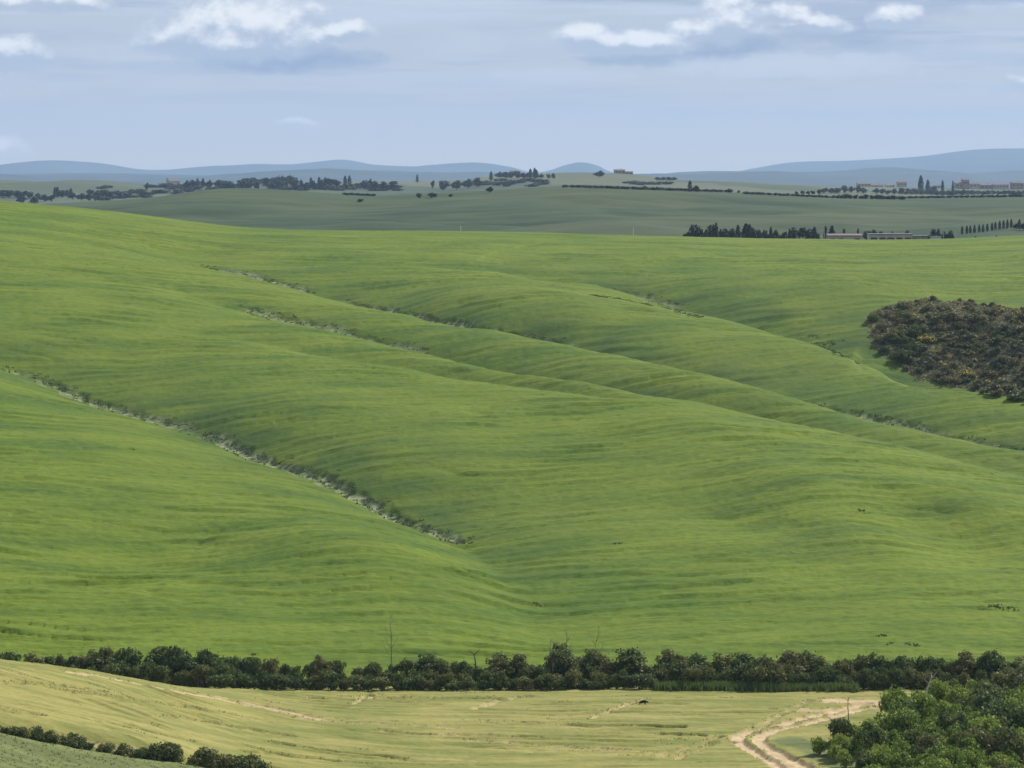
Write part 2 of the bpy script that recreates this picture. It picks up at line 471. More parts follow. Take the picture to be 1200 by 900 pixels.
RUTS = []          # filled below: dict(w=world polyline, half=half width, depth, soil)
DITCH = None
VERGE = None


def near_shape(x, y, detail=True, out=None):
    z = near_f(x, np.maximum(y, 284))
    up = smoothstep(284, 0, y)
    z = z * (1 - smoothstep(284, 180, y)) + np.interp(y, [-80, 0, 60, 120, 180, 230, 284], [64, 65.5, 50, 34, 20, 10, 0]) * smoothstep(284, 180, y)
    soil = np.zeros(np.shape(x)); bare = np.zeros(np.shape(x)); green = np.zeros(np.shape(x))
    if DITCH is not None:
        d, s, t = polydist(x, y, DITCH)
        d2 = d + 0.7 * pn(x / 5, y / 5, 15)
        z = z - 1.3 * np.exp(-(d2 / 2.6) ** 2)
        green = np.maximum(green, 1 - smoothstep(-1.5, 2.2, d * s + 0.8 * pn(x / 6, y / 6, 16)))
    if VERGE is not None:
        d, s, t = polydist(x, y, VERGE, 9.0)
        green = np.maximum(green, 1 - smoothstep(1.6, 2.8, d + .9 * pn(x / 3, y / 3, 18)))
    for r in RUTS:
        d, s, t = polydist(x, y, r['w'], 5.0)
        dd = d + r.get('wob', 0.25) * pn(x / 2.5, y / 2.5, 17 + r['seed'])
        fadee = smoothstep(0.0, 0.06, t) * (1 - smoothstep(0.94, 1.0, t)) if r.get('fade', True) else 1.0
        brk = np.clip(1 - r.get('broken', 0) * smoothstep(-.1, .25, pn(t * r.get('bf', 9), t * 0 + r['seed'] * 3.3, 19)), 0, 1)
        m = (1 - smoothstep(r['half'] * 0.7, r['half'] * 1.25, dd)) * fadee * brk
        z = z - r['depth'] * m
        soil = np.maximum(soil, m * r['soil'])
        bare = np.maximum(bare, m)
    if detail:
        f = smoothstep(265, 290, y)
        sw_ = y + .30 * x * smoothstep(-10, -50, x) + 1.2 * pn(x / 16, y / 16, 100)
        z = z + f * (0.15 * (.35 - 1.6 * np.abs(pn(x / 13, sw_ / 2.6, 101))) + 0.09 * (.35 - 1.6 * np.abs(pn(x / 7, sw_ / 1.3, 102))) + 0.05 * fbm(x, y, 1.1, 1.1, 2, 105))
        ph = sw_ / 2.4 + 1.2 * fbm(x, y, 30, 14, 2, 106)
        fr = ph - np.floor(ph)
        saw = np.where(fr < .22, smoothstep(0, .22, fr), 1 - (fr - .22) / .78)
        z = z + .30 * f * smoothstep(0, .45, pn(x / 15 + 6.1 * np.floor(ph), np.floor(ph) * 1.31, 107)) * (saw - .5)
        lip = np.maximum(0, .07 - np.abs(pn(x / 22, sw_ / 6.0, 103))) / .07
        z = z - .22 * f * lip * smoothstep(.0, .25, pn(x / 11, y / 9, 104))
    if out is not None:
        out += [soil, bare, green]
    return z


def H(x, y, detail=True):
    x = np.atleast_1d(np.asarray(x, float)); y = np.atleast_1d(np.asarray(y, float))
    z = np.zeros(x.shape)
    k = y < 392
    if k.any():
        z[k] = near_shape(x[k], y[k], detail)
    k2 = (y > 376) & (y < 1185)
    if k2.any():
        w = smoothstep(376, 392, y[k2])
        z[k2] = z[k2] * (1 - w) + w * hill_shape(x[k2], y[k2], detail)
    k3 = y > 1000
    if k3.any():
        w = smoothstep(1000, 1180, y[k3])
        z[k3] = z[k3] * (1 - w) + w * far_shape(x[k3], y[k3])
    return z


def hit(px, py, d0, d1, step=1.0):
    """where the line of sight through a picture point meets the ground; nearest approach if it passes over"""
    ds = np.arange(d0, d1, step)
    a, b = ray(px, py)
    gap = H(a * ds, ds, False) - (CAMZ + b * ds)
    k = np.argmax(gap > 0) if (gap > 0).any() else int(np.argmax(gap))
    return np.array([a * ds[k], ds[k], H([a * ds[k]], [ds[k]], True)[0]])


DITCH = np.array([hit(px, py, 280, 380, .5)[:2] for px, py in spline([(-90, 828), (0, 848), (70, 860), (140, 873), (205, 885), (270, 893), (330, 902), (400, 915)], 18)])


VERGE = np.array([hit(px, py, 290, 384, .5)[:2] for px, py in spline([(925, 868), (950, 876), (968, 886), (990, 897), (1010, 912)], 10)])


def rut(pts, half, depth, soil, seed, n=None, **kw):
    w = np.array([hit(px, py, 280, 384, .5)[:2] for px, py in spline(pts, n or 4 * len(pts))])
    if soil < .35:
        half, depth = max(half, .62), depth * 1.7
    RUTS_NEW.append(dict(w=w, half=half, depth=depth, soil=soil, seed=seed, **kw))


RUTS_NEW = []
# the sandy lane: two wheel ruts
rut([(1016, 824), (1000, 827), (965, 836), (920, 847), (885, 854), (868, 861), (866, 869), (880, 879), (900, 890), (915, 902), (925, 915)], 0.85, 0.42, 1.0, 1, wob=.3, fade=False)
rut([(1030, 828), (1005, 832), (972, 841), (940, 849), (910, 855), (893, 861), (889, 868), (900, 877), (925, 888), (946, 900), (960, 915)], 0.85, 0.40, 1.0, 2, wob=.3, fade=False)
rut([(905, 886), (925, 893), (940, 904), (950, 915)], 2.0, 0.08, 0.75, 3, wob=1.2, fade=False)
rut([(960, 822), (1000, 822), (1040, 824), (1075, 826)], 1.6, 0.05, 0.8, 31, wob=1.0)
rut([(930, 832), (970, 833), (1010, 829)], 1.2, 0.05, 0.55, 32, wob=1.2)
# fainter wheel marks through the crop
rut([(862, 866), (835, 872), (810, 881), (790, 890)], 0.4, 0.34, 0.25, 4)
rut([(850, 862), (822, 869), (795, 879), (770, 888)], 0.4, 0.34, 0.25, 5)
rut([(868, 862), (905, 842), (930, 830), (950, 820)], 0.4, 0.22, 0.3, 6, broken=.6)
rut([(760, 818), (735, 826), (715, 833), (690, 843)], 0.45, 0.35, 0.6, 7, broken=.5)
rut([(740, 823), (712, 834), (695, 840)], 0.4, 0.3, 0.7, 8, broken=.4)
rut([(610, 816), (580, 822), (552, 832)], 0.4, 0.3, 0.55, 9, broken=.5)
rut([(625, 815), (598, 819), (566, 828)], 0.4, 0.25, 0.3, 10, broken=.5)
rut([(446, 813), (425, 820), (408, 827)], 0.4, 0.3, 0.5, 11)
rut([(436, 813), (415, 818)], 0.35, 0.3, 0.2, 12)
rut([(68, 786), (110, 792), (160, 801), (205, 810), (260, 820), (310, 830), (350, 838), (390, 846)], 0.75, 0.12, 0.85, 13, wob=.5, broken=.3)
rut([(230, 812), (280, 822), (330, 832), (372, 842)], 0.5, 0.16, 0.7, 14, wob=.4, broken=.4)
rut([(-20, 856), (30, 864), (80, 869), (130, 878), (180, 889)], .55, .15, .5, 33, wob=.8, broken=.5)
rut([(0, 833), (25, 835), (55, 838)], 0.4, 0.35, 0.0, 15)
rut([(108, 845), (145, 851), (190, 861), (230, 869)], 0.4, 0.35, 0.15, 16, broken=.3)
rut([(340, 841), (400, 846), (470, 850), (540, 853)], 0.4, 0.15, 0.45, 17, broken=.6)
rut([(310, 868), (360, 877), (420, 884), (480, 890)], 0.35, 0.28, 0.1, 18, broken=.4)
rut([(280, 880), (330, 884), (400, 893)], 0.35, 0.3, 0.0, 19, broken=.3)
rut([(540, 867), (600, 871), (660, 876), (730, 880), (800, 884)], 0.45, 0.14, 0.5, 20, broken=.5)
rut([(745, 851), (770, 851.5), (805, 852)], 0.6, 0.45, 0.0, 21, fade=True)
rut([(770, 860), (800, 861), (830, 862)], 0.4, 0.3, 0.1, 22)
rut([(360, 818), (400, 819), (440, 818)], 0.5, 0.4, 0.0, 23)
rut([(450, 818), (520, 818), (600, 819)], 0.35, 0.25, 0.2, 24, broken=.6)
rut([(560, 845), (620, 847), (690, 851), (750, 851)], 0.35, 0.2, 0.0, 25, broken=.6)
rut([(440, 856), (500, 861), (560, 862), (640, 864)], 0.35, 0.2, 0.3, 26, broken=.6)
rut([(60, 808), (120, 815), (200, 826), (280, 838)], 0.35, 0.22, 0.1, 27, broken=.7)
rut([(0, 800), (60, 803), (130, 812)], 0.35, 0.2, 0.1, 28, broken=.7)
rut([(180, 838), (240, 846), (300, 856), (350, 864)], 0.35, 0.22, 0.15, 29, broken=.6)
RUTS = RUTS_NEW


# ---------------------------------------------------------------- mesh helpers
def mesh_np(name, V, F, mats, matidx=None, attrs=None, smooth=False):
    """V (n,3), F (m,k) of one k"""
    me = bpy.data.meshes.new(name)
    V = np.asarray(V, np.float32); F = np.asarray(F, np.int32)
    me.vertices.add(len(V)); me.vertices.foreach_set('co', V.ravel())
    k = F.shape[1]
    me.loops.add(F.size); me.loops.foreach_set('vertex_index', F.ravel())
    me.polygons.add(len(F)); me.polygons.foreach_set('loop_start', np.arange(0, F.size, k, dtype=np.int32))
    me.polygons.foreach_set('loop_total', np.full(len(F), k, np.int32))
    for m in (mats if isinstance(mats, (list, tuple)) else [mats]):
        me.materials.append(m)
    if matidx is not None:
        me.polygons.foreach_set('material_index', np.asarray(matidx, np.int32))
    me.polygons.foreach_set('use_smooth', np.full(len(F), smooth, bool))
    me.update(calc_edges=True)
    for an, av in (attrs or {}).items():
        at_ = me.attributes.new(an, 'FLOAT', 'POINT')
        at_.data.foreach_set('value', np.asarray(av, np.float32).ravel())
    return me


def obj(name, me, parent=None, loc=None, label=None, cat=None, group=None, kind=None):
    o = bpy.data.objects.new(name, me)
    COL.objects.link(o)
    if parent is not None:
        o.parent = parent
    if loc is not None:
        o.location = loc
    return tag(o, label, cat, group, kind)


def tag(o, label=None, cat=None, group=None, kind=None):
    for k, v in (('label', label), ('category', cat), ('group', group), ('kind', kind)):
        if v:
            o[k] = v
    return o


def copy_tree(o, parent=None):
    c = o.copy(); COL.objects.link(c); c.parent = parent
    for ch in list(o.children):
        copy_tree(ch, c)
    return c


class MB:
    """collects boxes, tubes, blades into one mesh"""
    def __init__(self):
        self.v = []; self.f = []

    def add(self, V, F):
        n = len(self.v)
        self.v += [tuple(p) for p in V]
        self.f += [tuple(i + n for i in q) for q in F]
        return self

    def box(self, x0, x1, y0, y1, z0, z1):
        V = [(x, y, z) for z in (z0, z1) for y in (y0, y1) for x in (x0, x1)]
        return self.add(V, [(0, 2, 3, 1), (4, 5, 7, 6), (0, 1, 5, 4), (2, 6, 7, 3), (0, 4, 6, 2), (1, 3, 7, 5)])

    def tube(self, pts, rads, seg=6):
        pts = [np.array(p, float) for p in pts]
        V = []; F = []
        for i, p in enumerate(pts):
            t = pts[min(i + 1, len(pts) - 1)] - pts[max(i - 1, 0)]
            t = t / (np.linalg.norm(t) + 1e-9)
            a = np.cross(t, (0.31, 0.91, 0.2)); a /= np.linalg.norm(a) + 1e-9
            b = np.cross(t, a)
            for k in range(seg):
                q = 2 * math.pi * k / seg
                V.append(p + rads[i] * (math.cos(q) * a + math.sin(q) * b))
        for i in range(len(pts) - 1):
            for k in range(seg):
                F.append((i * seg + k, i * seg + (k + 1) % seg, (i + 1) * seg + (k + 1) % seg, (i + 1) * seg + k))
        F.append(tuple(range((len(pts) - 1) * seg, len(pts) * seg)))
        F.append(tuple(reversed(range(seg))))
        return self.add(V, F)

    def mesh(self, name, mat, smooth=False):
        me = bpy.data.meshes.new(name)
        me.from_pydata(self.v, [], self.f)
        me.materials.append(mat)
        if smooth:
            me.polygons.foreach_set('use_smooth', [True] * len(me.polygons))
        me.update()
        return me


# ---------------------------------------------------------------- materials
def material(name, build, rough=0.9, spec=0.15):
    m = bpy.data.materials.new(name)
    m.use_nodes = True
    N = NT(m.node_tree)
    p = N.n('ShaderNodeBsdfPrincipled')
    p.inputs['Roughness'].default_value = rough
    p.inputs['Specular IOR Level'].default_value = spec
    o = N.n('ShaderNodeOutputMaterial')
    r = build(N, p)
    if r is not None:
        N.put(p.inputs['Base Color'], r)
    if not o.inputs['Surface'].is_linked:
        N.t.links.new(p.outputs[0], o.inputs['Surface'])
    return m


def geo_pos(N):
    return N.n('ShaderNodeNewGeometry').outputs['Position']


def bump(N, p, h, dist, strength=1.0):
    b = N.n('ShaderNodeBump')
    b.inputs['Strength'].default_value = strength
    b.inputs['Distance'].default_value = dist
    N.put(b.inputs['Height'], h)
    N.t.links.new(b.outputs[0], p.inputs['Normal'])


def b_hill(N, p):
    P = geo_pos(N)
    flat = N.vm('MULTIPLY', P, (1, 1, 0))
    big = N.noise(flat, 0.012, 4, 0.55)
    mid = N.noise(N.vm('MULTIPLY', P, (0.35, 1, 0)), 0.09, 5, 0.6)
    fine = N.noise(N.vm('MULTIPLY', P, (0.5, 1, 0)), 0.8, 4, 0.65)
    c = N.mix(N.smooth(big, .36, .64), (0.076, 0.130, 0.008), (0.108, 0.157, 0.010))
    c = N.mix(N.m('MULTIPLY', N.smooth(mid, .42, .68), .8), c, (0.143, 0.186, 0.016))
    c = N.mix(N.m('MULTIPLY', N.smooth(mid, .50, .30), 0.7), c, (0.052, 0.096, 0.010))
    c = N.mix(N.m('MULTIPLY', N.smooth(fine, .48, .70), 0.45), c, (0.042, 0.076, 0.009))
    c = N.mix(N.m('MULTIPLY', N.smooth(fine, .50, .32), 0.35), c, (0.165, 0.205, 0.024))
    c = N.mix(N.m('MULTIPLY', N.attr('fold_shade'), 0.9), c, (0.043, 0.082, 0.012))       # darker green along the hollows, painting extra shade into the folds
    scrubc = N.mix(N.smooth(N.noise(flat, 0.5, 5, .65), .35, .65), (0.06, 0.07, 0.032), (0.15, 0.14, 0.07))
    c = N.mix(N.attr('scrub'), c, scrubc)
    sfine = N.noise(flat, 0.9, 5, 0.65)
    soilc = N.mix(N.smooth(sfine, .38, .64), (0.27, 0.285, 0.17), (0.11, 0.14, 0.045))
    c = N.mix(N.m('MULTIPLY', N.attr('soil'), .85), c, soilc)
    bump(N, p, N.noise(N.vm('MULTIPLY', P, (0.6, 1, .6)), 1.6, 3, 0.6), 0.25, 0.7)
    return c


def b_wheat(N, p):
    P = geo_pos(N)
    flat = N.vm('MULTIPLY', P, (1, 1, 0))
    rows = N.vm('MULTIPLY', P, (0.25, 1, 0))
    big = N.noise(flat, 0.03, 4, 0.6)
    mid = N.noise(rows, 0.30, 5, 0.65)
    fine = N.noise(N.vm('MULTIPLY', P, (.6, 1, 0)), 1.6, 4, 0.65)
    c = N.mix(N.smooth(big, .36, .64), (0.190, 0.200, 0.048), (0.262, 0.238, 0.070))
    c = N.mix(N.m('MULTIPLY', N.smooth(mid, .46, .66), .8), c, (0.320, 0.285, 0.092))
    c = N.mix(N.m('MULTIPLY', N.smooth(mid, .52, .32), .75), c, (0.135, 0.165, 0.036))
    c = N.mix(N.m('MULTIPLY', N.smooth(fine, .48, .70), .4), c, (0.14, 0.15, 0.05))
    g = N.mix(N.smooth(mid, .35, .65), (0.105, 0.130, 0.042), (0.165, 0.185, 0.065))
    c = N.mix(N.attr('green'), c, g)
    s = N.mix(N.smooth(N.noise(flat, 0.7, 4, .6), .35, .65), (0.54, 0.40, 0.235), (0.42, 0.32, 0.19))
    c = N.mix(N.attr('soil'), c, s)
    bump(N, p, fine, 0.25, 0.6)
    return c


def b_far(N, p):
    P = geo_pos(N)
    flat = N.vm('MULTIPLY', P, (1, 1, 0))
    vo = N.n('ShaderNodeTexVoronoi', voronoi_dimensions='2D')
    N.put(vo.inputs['Vector'], N.vm('MULTIPLY', P, (1, .55, 0)))
    vo.inputs['Scale'].default_value = 0.0042
    sepc = N.n('ShaderNodeSeparateColor'); N.put(sepc.inputs[0], vo.outputs['Color'])
    big = N.noise(flat, 0.006, 4, .55)
    fine = N.noise(N.vm('MULTIPLY', P, (.3, 1, 0)), 0.05, 5, .65)
    sp = N.n('ShaderNodeSeparateXYZ'); N.put(sp.inputs[0], P)
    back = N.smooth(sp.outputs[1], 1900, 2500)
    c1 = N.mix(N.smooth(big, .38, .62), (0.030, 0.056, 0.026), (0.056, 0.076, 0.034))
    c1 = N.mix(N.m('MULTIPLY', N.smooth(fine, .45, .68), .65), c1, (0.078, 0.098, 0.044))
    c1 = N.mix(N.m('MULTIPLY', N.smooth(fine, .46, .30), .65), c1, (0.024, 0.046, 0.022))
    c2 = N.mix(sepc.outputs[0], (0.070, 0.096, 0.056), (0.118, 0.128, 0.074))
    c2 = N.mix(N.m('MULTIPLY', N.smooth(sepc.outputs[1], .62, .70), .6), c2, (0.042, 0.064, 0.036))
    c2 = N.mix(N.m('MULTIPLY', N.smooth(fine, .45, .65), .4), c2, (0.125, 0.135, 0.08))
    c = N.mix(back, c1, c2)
    return c


def b_mountain(N, p):
    P = geo_pos(N)
    big = N.noise(N.vm('MULTIPLY', P, (1, 1, 0)), 0.0016, 5, .6)
    return N.mix(N.smooth(big, .36, .64), (0.018, 0.034, 0.026), (0.038, 0.052, 0.040))


M = {}
M['hill'] = material('green_crop', b_hill)
M['wheat'] = material('ripening_crop', b_wheat)
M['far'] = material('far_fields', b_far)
M['mountain'] = material('wooded_mountain', b_mountain)


def plain(name, c1, c2, scale, rough=0.85, spec=.2):
    def f(N, p):
        t = N.n('ShaderNodeTexCoord').outputs['Object']
        return N.mix(N.smooth(N.noise(t, scale, 4, .6), .35, .65), c1, c2)
    return material(name, f, rough, spec)


def leafy(name, dark, light, warm, trans=0.28):
    def f(N, p):
        oi = N.n('ShaderNodeObjectInfo').outputs['Random']
        c = N.mix(N.attr('tint'), dark, light)
        c = N.mix(N.m('MULTIPLY', N.smooth(oi, .45, 1.0), .75), c, warm)
        c = N.mix(N.m('MULTIPLY', N.smooth(oi, .4, 0.0), .45), c, N.vm('MULTIPLY', c, (.60, .68, .72)))
        N.put(p.inputs['Base Color'], c)
        tr = N.n('ShaderNodeBsdfTranslucent'); N.put(tr.inputs['Color'], c)
        mx = N.n('ShaderNodeMixShader'); mx.inputs[0].default_value = trans
        N.t.links.new(p.outputs[0], mx.inputs[1]); N.t.links.new(tr.outputs[0], mx.inputs[2])
        out = [n for n in N.t.nodes if n.type == 'OUTPUT_MATERIAL'][0]
        N.t.links.new(mx.outputs[0], out.inputs['Surface'])
        return None
    return material(name, f, .65, .25)


M['leaf'] = leafy('hedge_leaf', (0.036, 0.056, 0.013), (0.170, 0.215, 0.055), (0.175, 0.170, 0.055))
M['leaf2'] = leafy('thicket_leaf', (0.045, 0.085, 0.010), (0.300, 0.400, 0.060), (0.265, 0.330, 0.058))
M['scrub'] = leafy('scrub_leaf', (0.048, 0.060, 0.022), (0.215, 0.225, 0.080), (0.235, 0.190, 0.085), .2)
M['farleaf'] = leafy('far_leaf', (0.014, 0.022, 0.012), (0.044, 0.060, 0.026), (0.040, 0.048, 0.022), .12)
M['blossom'] = plain('broom_blossom', (0.50, 0.36, 0.05), (0.62, 0.48, 0.10), 3)
M['tuft'] = leafy('gully_tuft_leaf', (0.030, 0.052, 0.018), (0.110, 0.150, 0.045), (0.09, 0.13, .04), .2)
M['grass'] = leafy('verge_grass_leaf', (0.075, 0.120, 0.028), (0.175, 0.225, 0.065), (0.14, 0.19, .05), .3)
M['straw'] = leafy('crop_ear', (0.300, 0.285, 0.110), (0.400, 0.360, 0.155), (0.34, 0.31, .125), .35)
M['blade'] = leafy('crop_blade', (0.105, 0.135, 0.040), (0.170, 0.195, 0.070), (0.14, 0.165, .055), .3)
M['bark'] = plain('bark', (0.060, 0.050, 0.040), (0.12, 0.105, 0.085), 5)
M['deadwood'] = plain('dead_wood', (0.34, 0.31, 0.27), (0.52, 0.49, 0.44), 4)
M['twig'] = plain('bare_twig', (0.13, 0.105, 0.085), (0.21, 0.175, 0.14), 5)
M['hide'] = plain('black_coat', (0.006, 0.006, 0.006), (0.014, 0.012, 0.011), 9, .7)
M['stucco'] = plain('pale_stucco', (0.42, 0.36, 0.29), (0.52, 0.46, 0.38), .6)
M['brick'] = plain('brick_wall', (0.28, 0.20, 0.15), (0.36, 0.27, 0.21), .8)
M['white'] = plain('whitewash', (0.66, 0.64, 0.60), (0.78, 0.76, 0.72), .7)
M['tile'] = plain('clay_roof_tile', (0.165, 0.125, 0.108), (0.235, 0.18, 0.152), 1.0)
M['grey'] = plain('grey_sheet', (0.20, 0.19, 0.185), (0.27, 0.26, 0.25), .5)
M['dark'] = plain('dark_opening', (0.020, 0.019, 0.020), (0.035, 0.032, 0.03), 1)
M['glass'] = plain('window_glass', (0.03, 0.035, 0.04), (0.05, 0.055, 0.06), 1, .15, .5)
M['shutter'] = plain('shutter', (0.10, 0.075, 0.055), (0.14, 0.10, 0.075), 2)
M['wood'] = plain('pole_wood', (0.36, 0.33, 0.29), (0.48, 0.45, 0.41), 3)
M['porcelain'] = plain('insulator', (0.45, 0.42, 0.38), (0.55, 0.52, 0.48), 3, .3)


# ---------------------------------------------------------------- ground sheets
def fan_cols(n_in, lim_in, n_out, lim_out):
    a = np.linspace(-lim_in, lim_in, n_in)
    o = lim_in + (lim_out - lim_in) * (np.linspace(0, 1, n_out + 1)[1:] ** 1.6)
    return np.concatenate([-o[::-1], a, o])


SHEETS = {}


def sheet(name, ys, cols, mat, zfun):
    Y = np.repeat(ys, len(cols)).astype(float)
    C = np.tile(cols, len(ys))
    X = C * np.maximum(np.abs(Y), 120.0)
    Z, attrs = zfun(X, Y)
    nc = len(cols)
    i = (np.arange(len(ys) - 1)[:, None] * nc + np.arange(nc - 1)[None]).ravel()
    F = np.column_stack([i, i + 1, i + nc + 1, i + nc])
    me = mesh_np(name, np.column_stack([X, Y, Z]), F, mat, smooth=True, attrs=attrs)
    SHEETS[name] = (ys, cols, Z.reshape(len(ys), nc), {k: np.asarray(v).reshape(len(ys), nc) for k, v in attrs.items()})
    return obj(name, me, kind='structure')


def on_sheet(name, X, Y, key=None):
    """height (or a stored value) of a built sheet at points, by bilinear lookup"""
    ys, cols, Z, at_ = SHEETS[name]
    G = Z if key is None else at_[key]
    c = X / np.maximum(np.abs(Y), 120.0)
    i = np.clip(np.searchsorted(ys, Y) - 1, 0, len(ys) - 2); j = np.clip(np.searchsorted(cols, c) - 1, 0, len(cols) - 2)
    u = np.clip((Y - ys[i]) / (ys[i + 1] - ys[i]), 0, 1); v = np.clip((c - cols[j]) / (cols[j + 1] - cols[j]), 0, 1)
    return (G[i, j] * (1 - v) + G[i, j + 1] * v) * (1 - u) + (G[i + 1, j] * (1 - v) + G[i + 1, j + 1] * v) * u


def ground_z(x, y):
    x = np.atleast_1d(np.asarray(x, float)); y = np.atleast_1d(np.asarray(y, float))
    z = np.zeros(x.shape)
    for nm, a, b in (('wheat_field', -1e9, 384), ('green_hill', 384, 1010), ('far_fields', 1010, 9000), ('mountains', 9000, 1e9)):
        k = (y > a) & (y <= b)
        if k.any():
            z[k] = on_sheet(nm, x[k], y[k])
    return z


def see(px, py, d0, d1, step=1.0):
    """where the line of sight through a picture point meets the built ground (nearest approach if it passes over)"""
    ds = np.arange(d0, d1, step)
    a, b = ray(px, py)
    gap = ground_z(a * ds, ds) - (CAMZ + b * ds)
    k = np.argmax(gap > 0) if (gap > 0).any() else int(np.argmax(gap / ds))
    return np.array([a * ds[k], ds[k], ground_z(a * ds[k], ds[k])[0]])


def z_near(X, Y):
    o = []
    z = near_shape(X, Y, True, o)
    k = Y > 376
    w = smoothstep(376, 392, Y[k])
    z[k] = z[k] * (1 - w) + w * hill_shape(X[k], Y[k])
    return z, dict(soil=o[0], bare=o[1], green=o[2])


SCRUB_PX = [(1012, 379), (1020, 368), (1048, 357), (1082, 351), (1130, 354), (1170, 359), (1215, 365), (1240, 370), (1240, 482), (1190, 471), (1140, 459), (1095, 449), (1066, 440), (1040, 420), (1022, 398)]
SCRUB_W = [tuple(hit(a, b, 560, 900, .5)[:2]) for a, b in SCRUB_PX]


def in_poly(X, Y, poly):
    c = np.zeros(X.shape, bool)
    for i in range(len(poly)):
        x1, y1 = poly[i]; x2, y2 = poly[(i + 1) % len(poly)]
        k = (y1 > Y) != (y2 > Y)
        c ^= k & (X < (x2 - x1) * (Y - y1) / (y2 - y1 + 1e-12) + x1)
    return c


def z_hill(X, Y):
    o = []
    z = hill_shape(X, Y, True, o)
    k = Y < 392
    w = smoothstep(376, 392, Y[k])
    z[k] = near_shape(X[k], Y[k]) * (1 - w) + w * z[k]
    k = Y > 1000
    w = smoothstep(1000, 1180, Y[k])
    z[k] = z[k] * (1 - w) + w * far_shape(X[k], Y[k])
    sb = in_poly(X + 1.6 * pn(X / 4, Y / 4, 92), Y + 3 * pn(X / 5, Y / 5, 93), SCRUB_W).astype(float)
    return z, dict(soil=o[0], scrub=sb, fold_shade=np.clip(o[1] / 6.0, 0, 1) ** 1.5 * (0.6 + .9 * fbm(X, Y, 18, 14, 2, 95)))  # the deeper the gully, the stronger the shade painted into its colour


YN = np.concatenate([np.linspace(-80, 270, 36)[:-1], np.linspace(270, 288, 20)[:-1], np.arange(288, 384.01, 0.30)])
YN[-1] = 384.0
cols_near = fan_cols(620, 0.205, 26, 1.4)
sheet('wheat_field', YN, cols_near, M['wheat'], z_near)
YH = [384.0]
while YH[-1] < 1010:
    YH.append(YH[-1] + 0.55 + 0.75 * (YH[-1] - 384) / 626)
YH = np.array(YH); YH[-1] = 1010.0
cols_hill = fan_cols(860, 0.205, 26, 1.4)
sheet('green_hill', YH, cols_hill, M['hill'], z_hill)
YF = np.concatenate([np.linspace(1010, 1180, 40)[:-1], np.linspace(1180, 1760, 150)[:-1], np.linspace(1760, 3000, 90)[:-1], np.linspace(3000, 4100, 110)[:-1], np.linspace(4100, 9000, 50)])
cols_far = fan_cols(420, 0.24, 26, 1.4)
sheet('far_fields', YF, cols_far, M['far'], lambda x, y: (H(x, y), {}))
YM = np.concatenate([np.linspace(9000, 19000, 90)[:-1], np.linspace(19000, 25500, 80)[:-1], np.linspace(25500, 29000, 12)])
sheet('mountains', YM, cols_far, M['mountain'], lambda x, y: (H(x, y), {}))

# ---------------------------------------------------------------- the air: one box of thin even haze round everything but the sky
hz = MB().box(-45000, 45000, -300, 29600, -90, 700)
hm = bpy.data.materials.new('haze_air')
hm.use_nodes = True
HN = NT(hm.node_tree)
pv = HN.n('ShaderNodeVolumePrincipled')
pv.inputs['Color'].default_value = (0.465, 0.655, 0.955, 1)
pv.inputs['Density'].default_value = 4.8e-5
pv.inputs['Anisotropy'].default_value = 0.1
ho = HN.n('ShaderNodeOutputMaterial')
HN.t.links.new(pv.outputs[0], ho.inputs['Volume'])
haze = obj('haze', hz.mesh('haze', hm), kind='stuff')

# ---------------------------------------------------------------- plant builders
def leaf_mesh(name, C, nrm, size, tint, mat, rng, aspect=0.62):
    """one diamond-shaped face per leaf spray"""
    n = len(C)
    a = rng.normal(size=(n, 3)); a -= (a * nrm).sum(1, keepdims=True) * nrm
    a /= np.linalg.norm(a, axis=1, keepdims=True) + 1e-9
    b = np.cross(nrm, a)
    s = size[:, None]
    V = np.stack([C - a * s, C - b * s * aspect + a * s * .1, C + a * s, C + b * s * aspect + a * s * .1], 1).reshape(-1, 3)
    V[:, 2] = np.maximum(V[:, 2], 0.02)
    F = np.arange(4 * n).reshape(n, 4)
    return mesh_np(name, V, F, mat, attrs={'tint': np.repeat(tint, 4)})


def crown(name, seed, w, h, n, leaf, mat, low=0.12, K=18, lumpy=0.30, spread=1.0, flat=1.0):
    rng = np.random.default_rng(seed)
    d = rng.normal(size=(K, 3)); d /= np.linalg.norm(d, axis=1, keepdims=True)
    rr = rng.uniform(.30, .86, K)[:, None]
    ctr = d * rr * np.array([w / 2, w / 2, h * (1 - low) / 2]) * spread
    ctr[:, 2] = ctr[:, 2] * flat + h * (low + (1 - low) / 2)
    cr = w * rng.uniform(.13, lumpy, K)
    ct = rng.uniform(0, 1, K)
    k = rng.choice(K, n, p=cr ** 2 / (cr ** 2).sum())
    dd = rng.normal(size=(n, 3)); dd[:, 2] += .25
    dd /= np.linalg.norm(dd, axis=1, keepdims=True)
    C = ctr[k] + dd * (cr[k] * rng.uniform(.55, 1.08, n) ** .7)[:, None] * np.array([1, 1, .85])
    # a few stray sprigs
    st = rng.random(n) < .05
    C[st] += dd[st] * (w * .10)
    ok = C[:, 2] > .05
    C, dd, k = C[ok], dd[ok], k[ok]
    nr = dd * .8 + rng.normal(size=dd.shape) * .6
    nr /= np.linalg.norm(nr, axis=1, keepdims=True)
    tint = np.clip(ct[k] * .55 + rng.uniform(0, .6, len(k)) - .08, 0, 1)
    return leaf_mesh(name, C, nr, leaf * rng.uniform(.55, 1.25, len(k)), tint, mat, rng), ctr


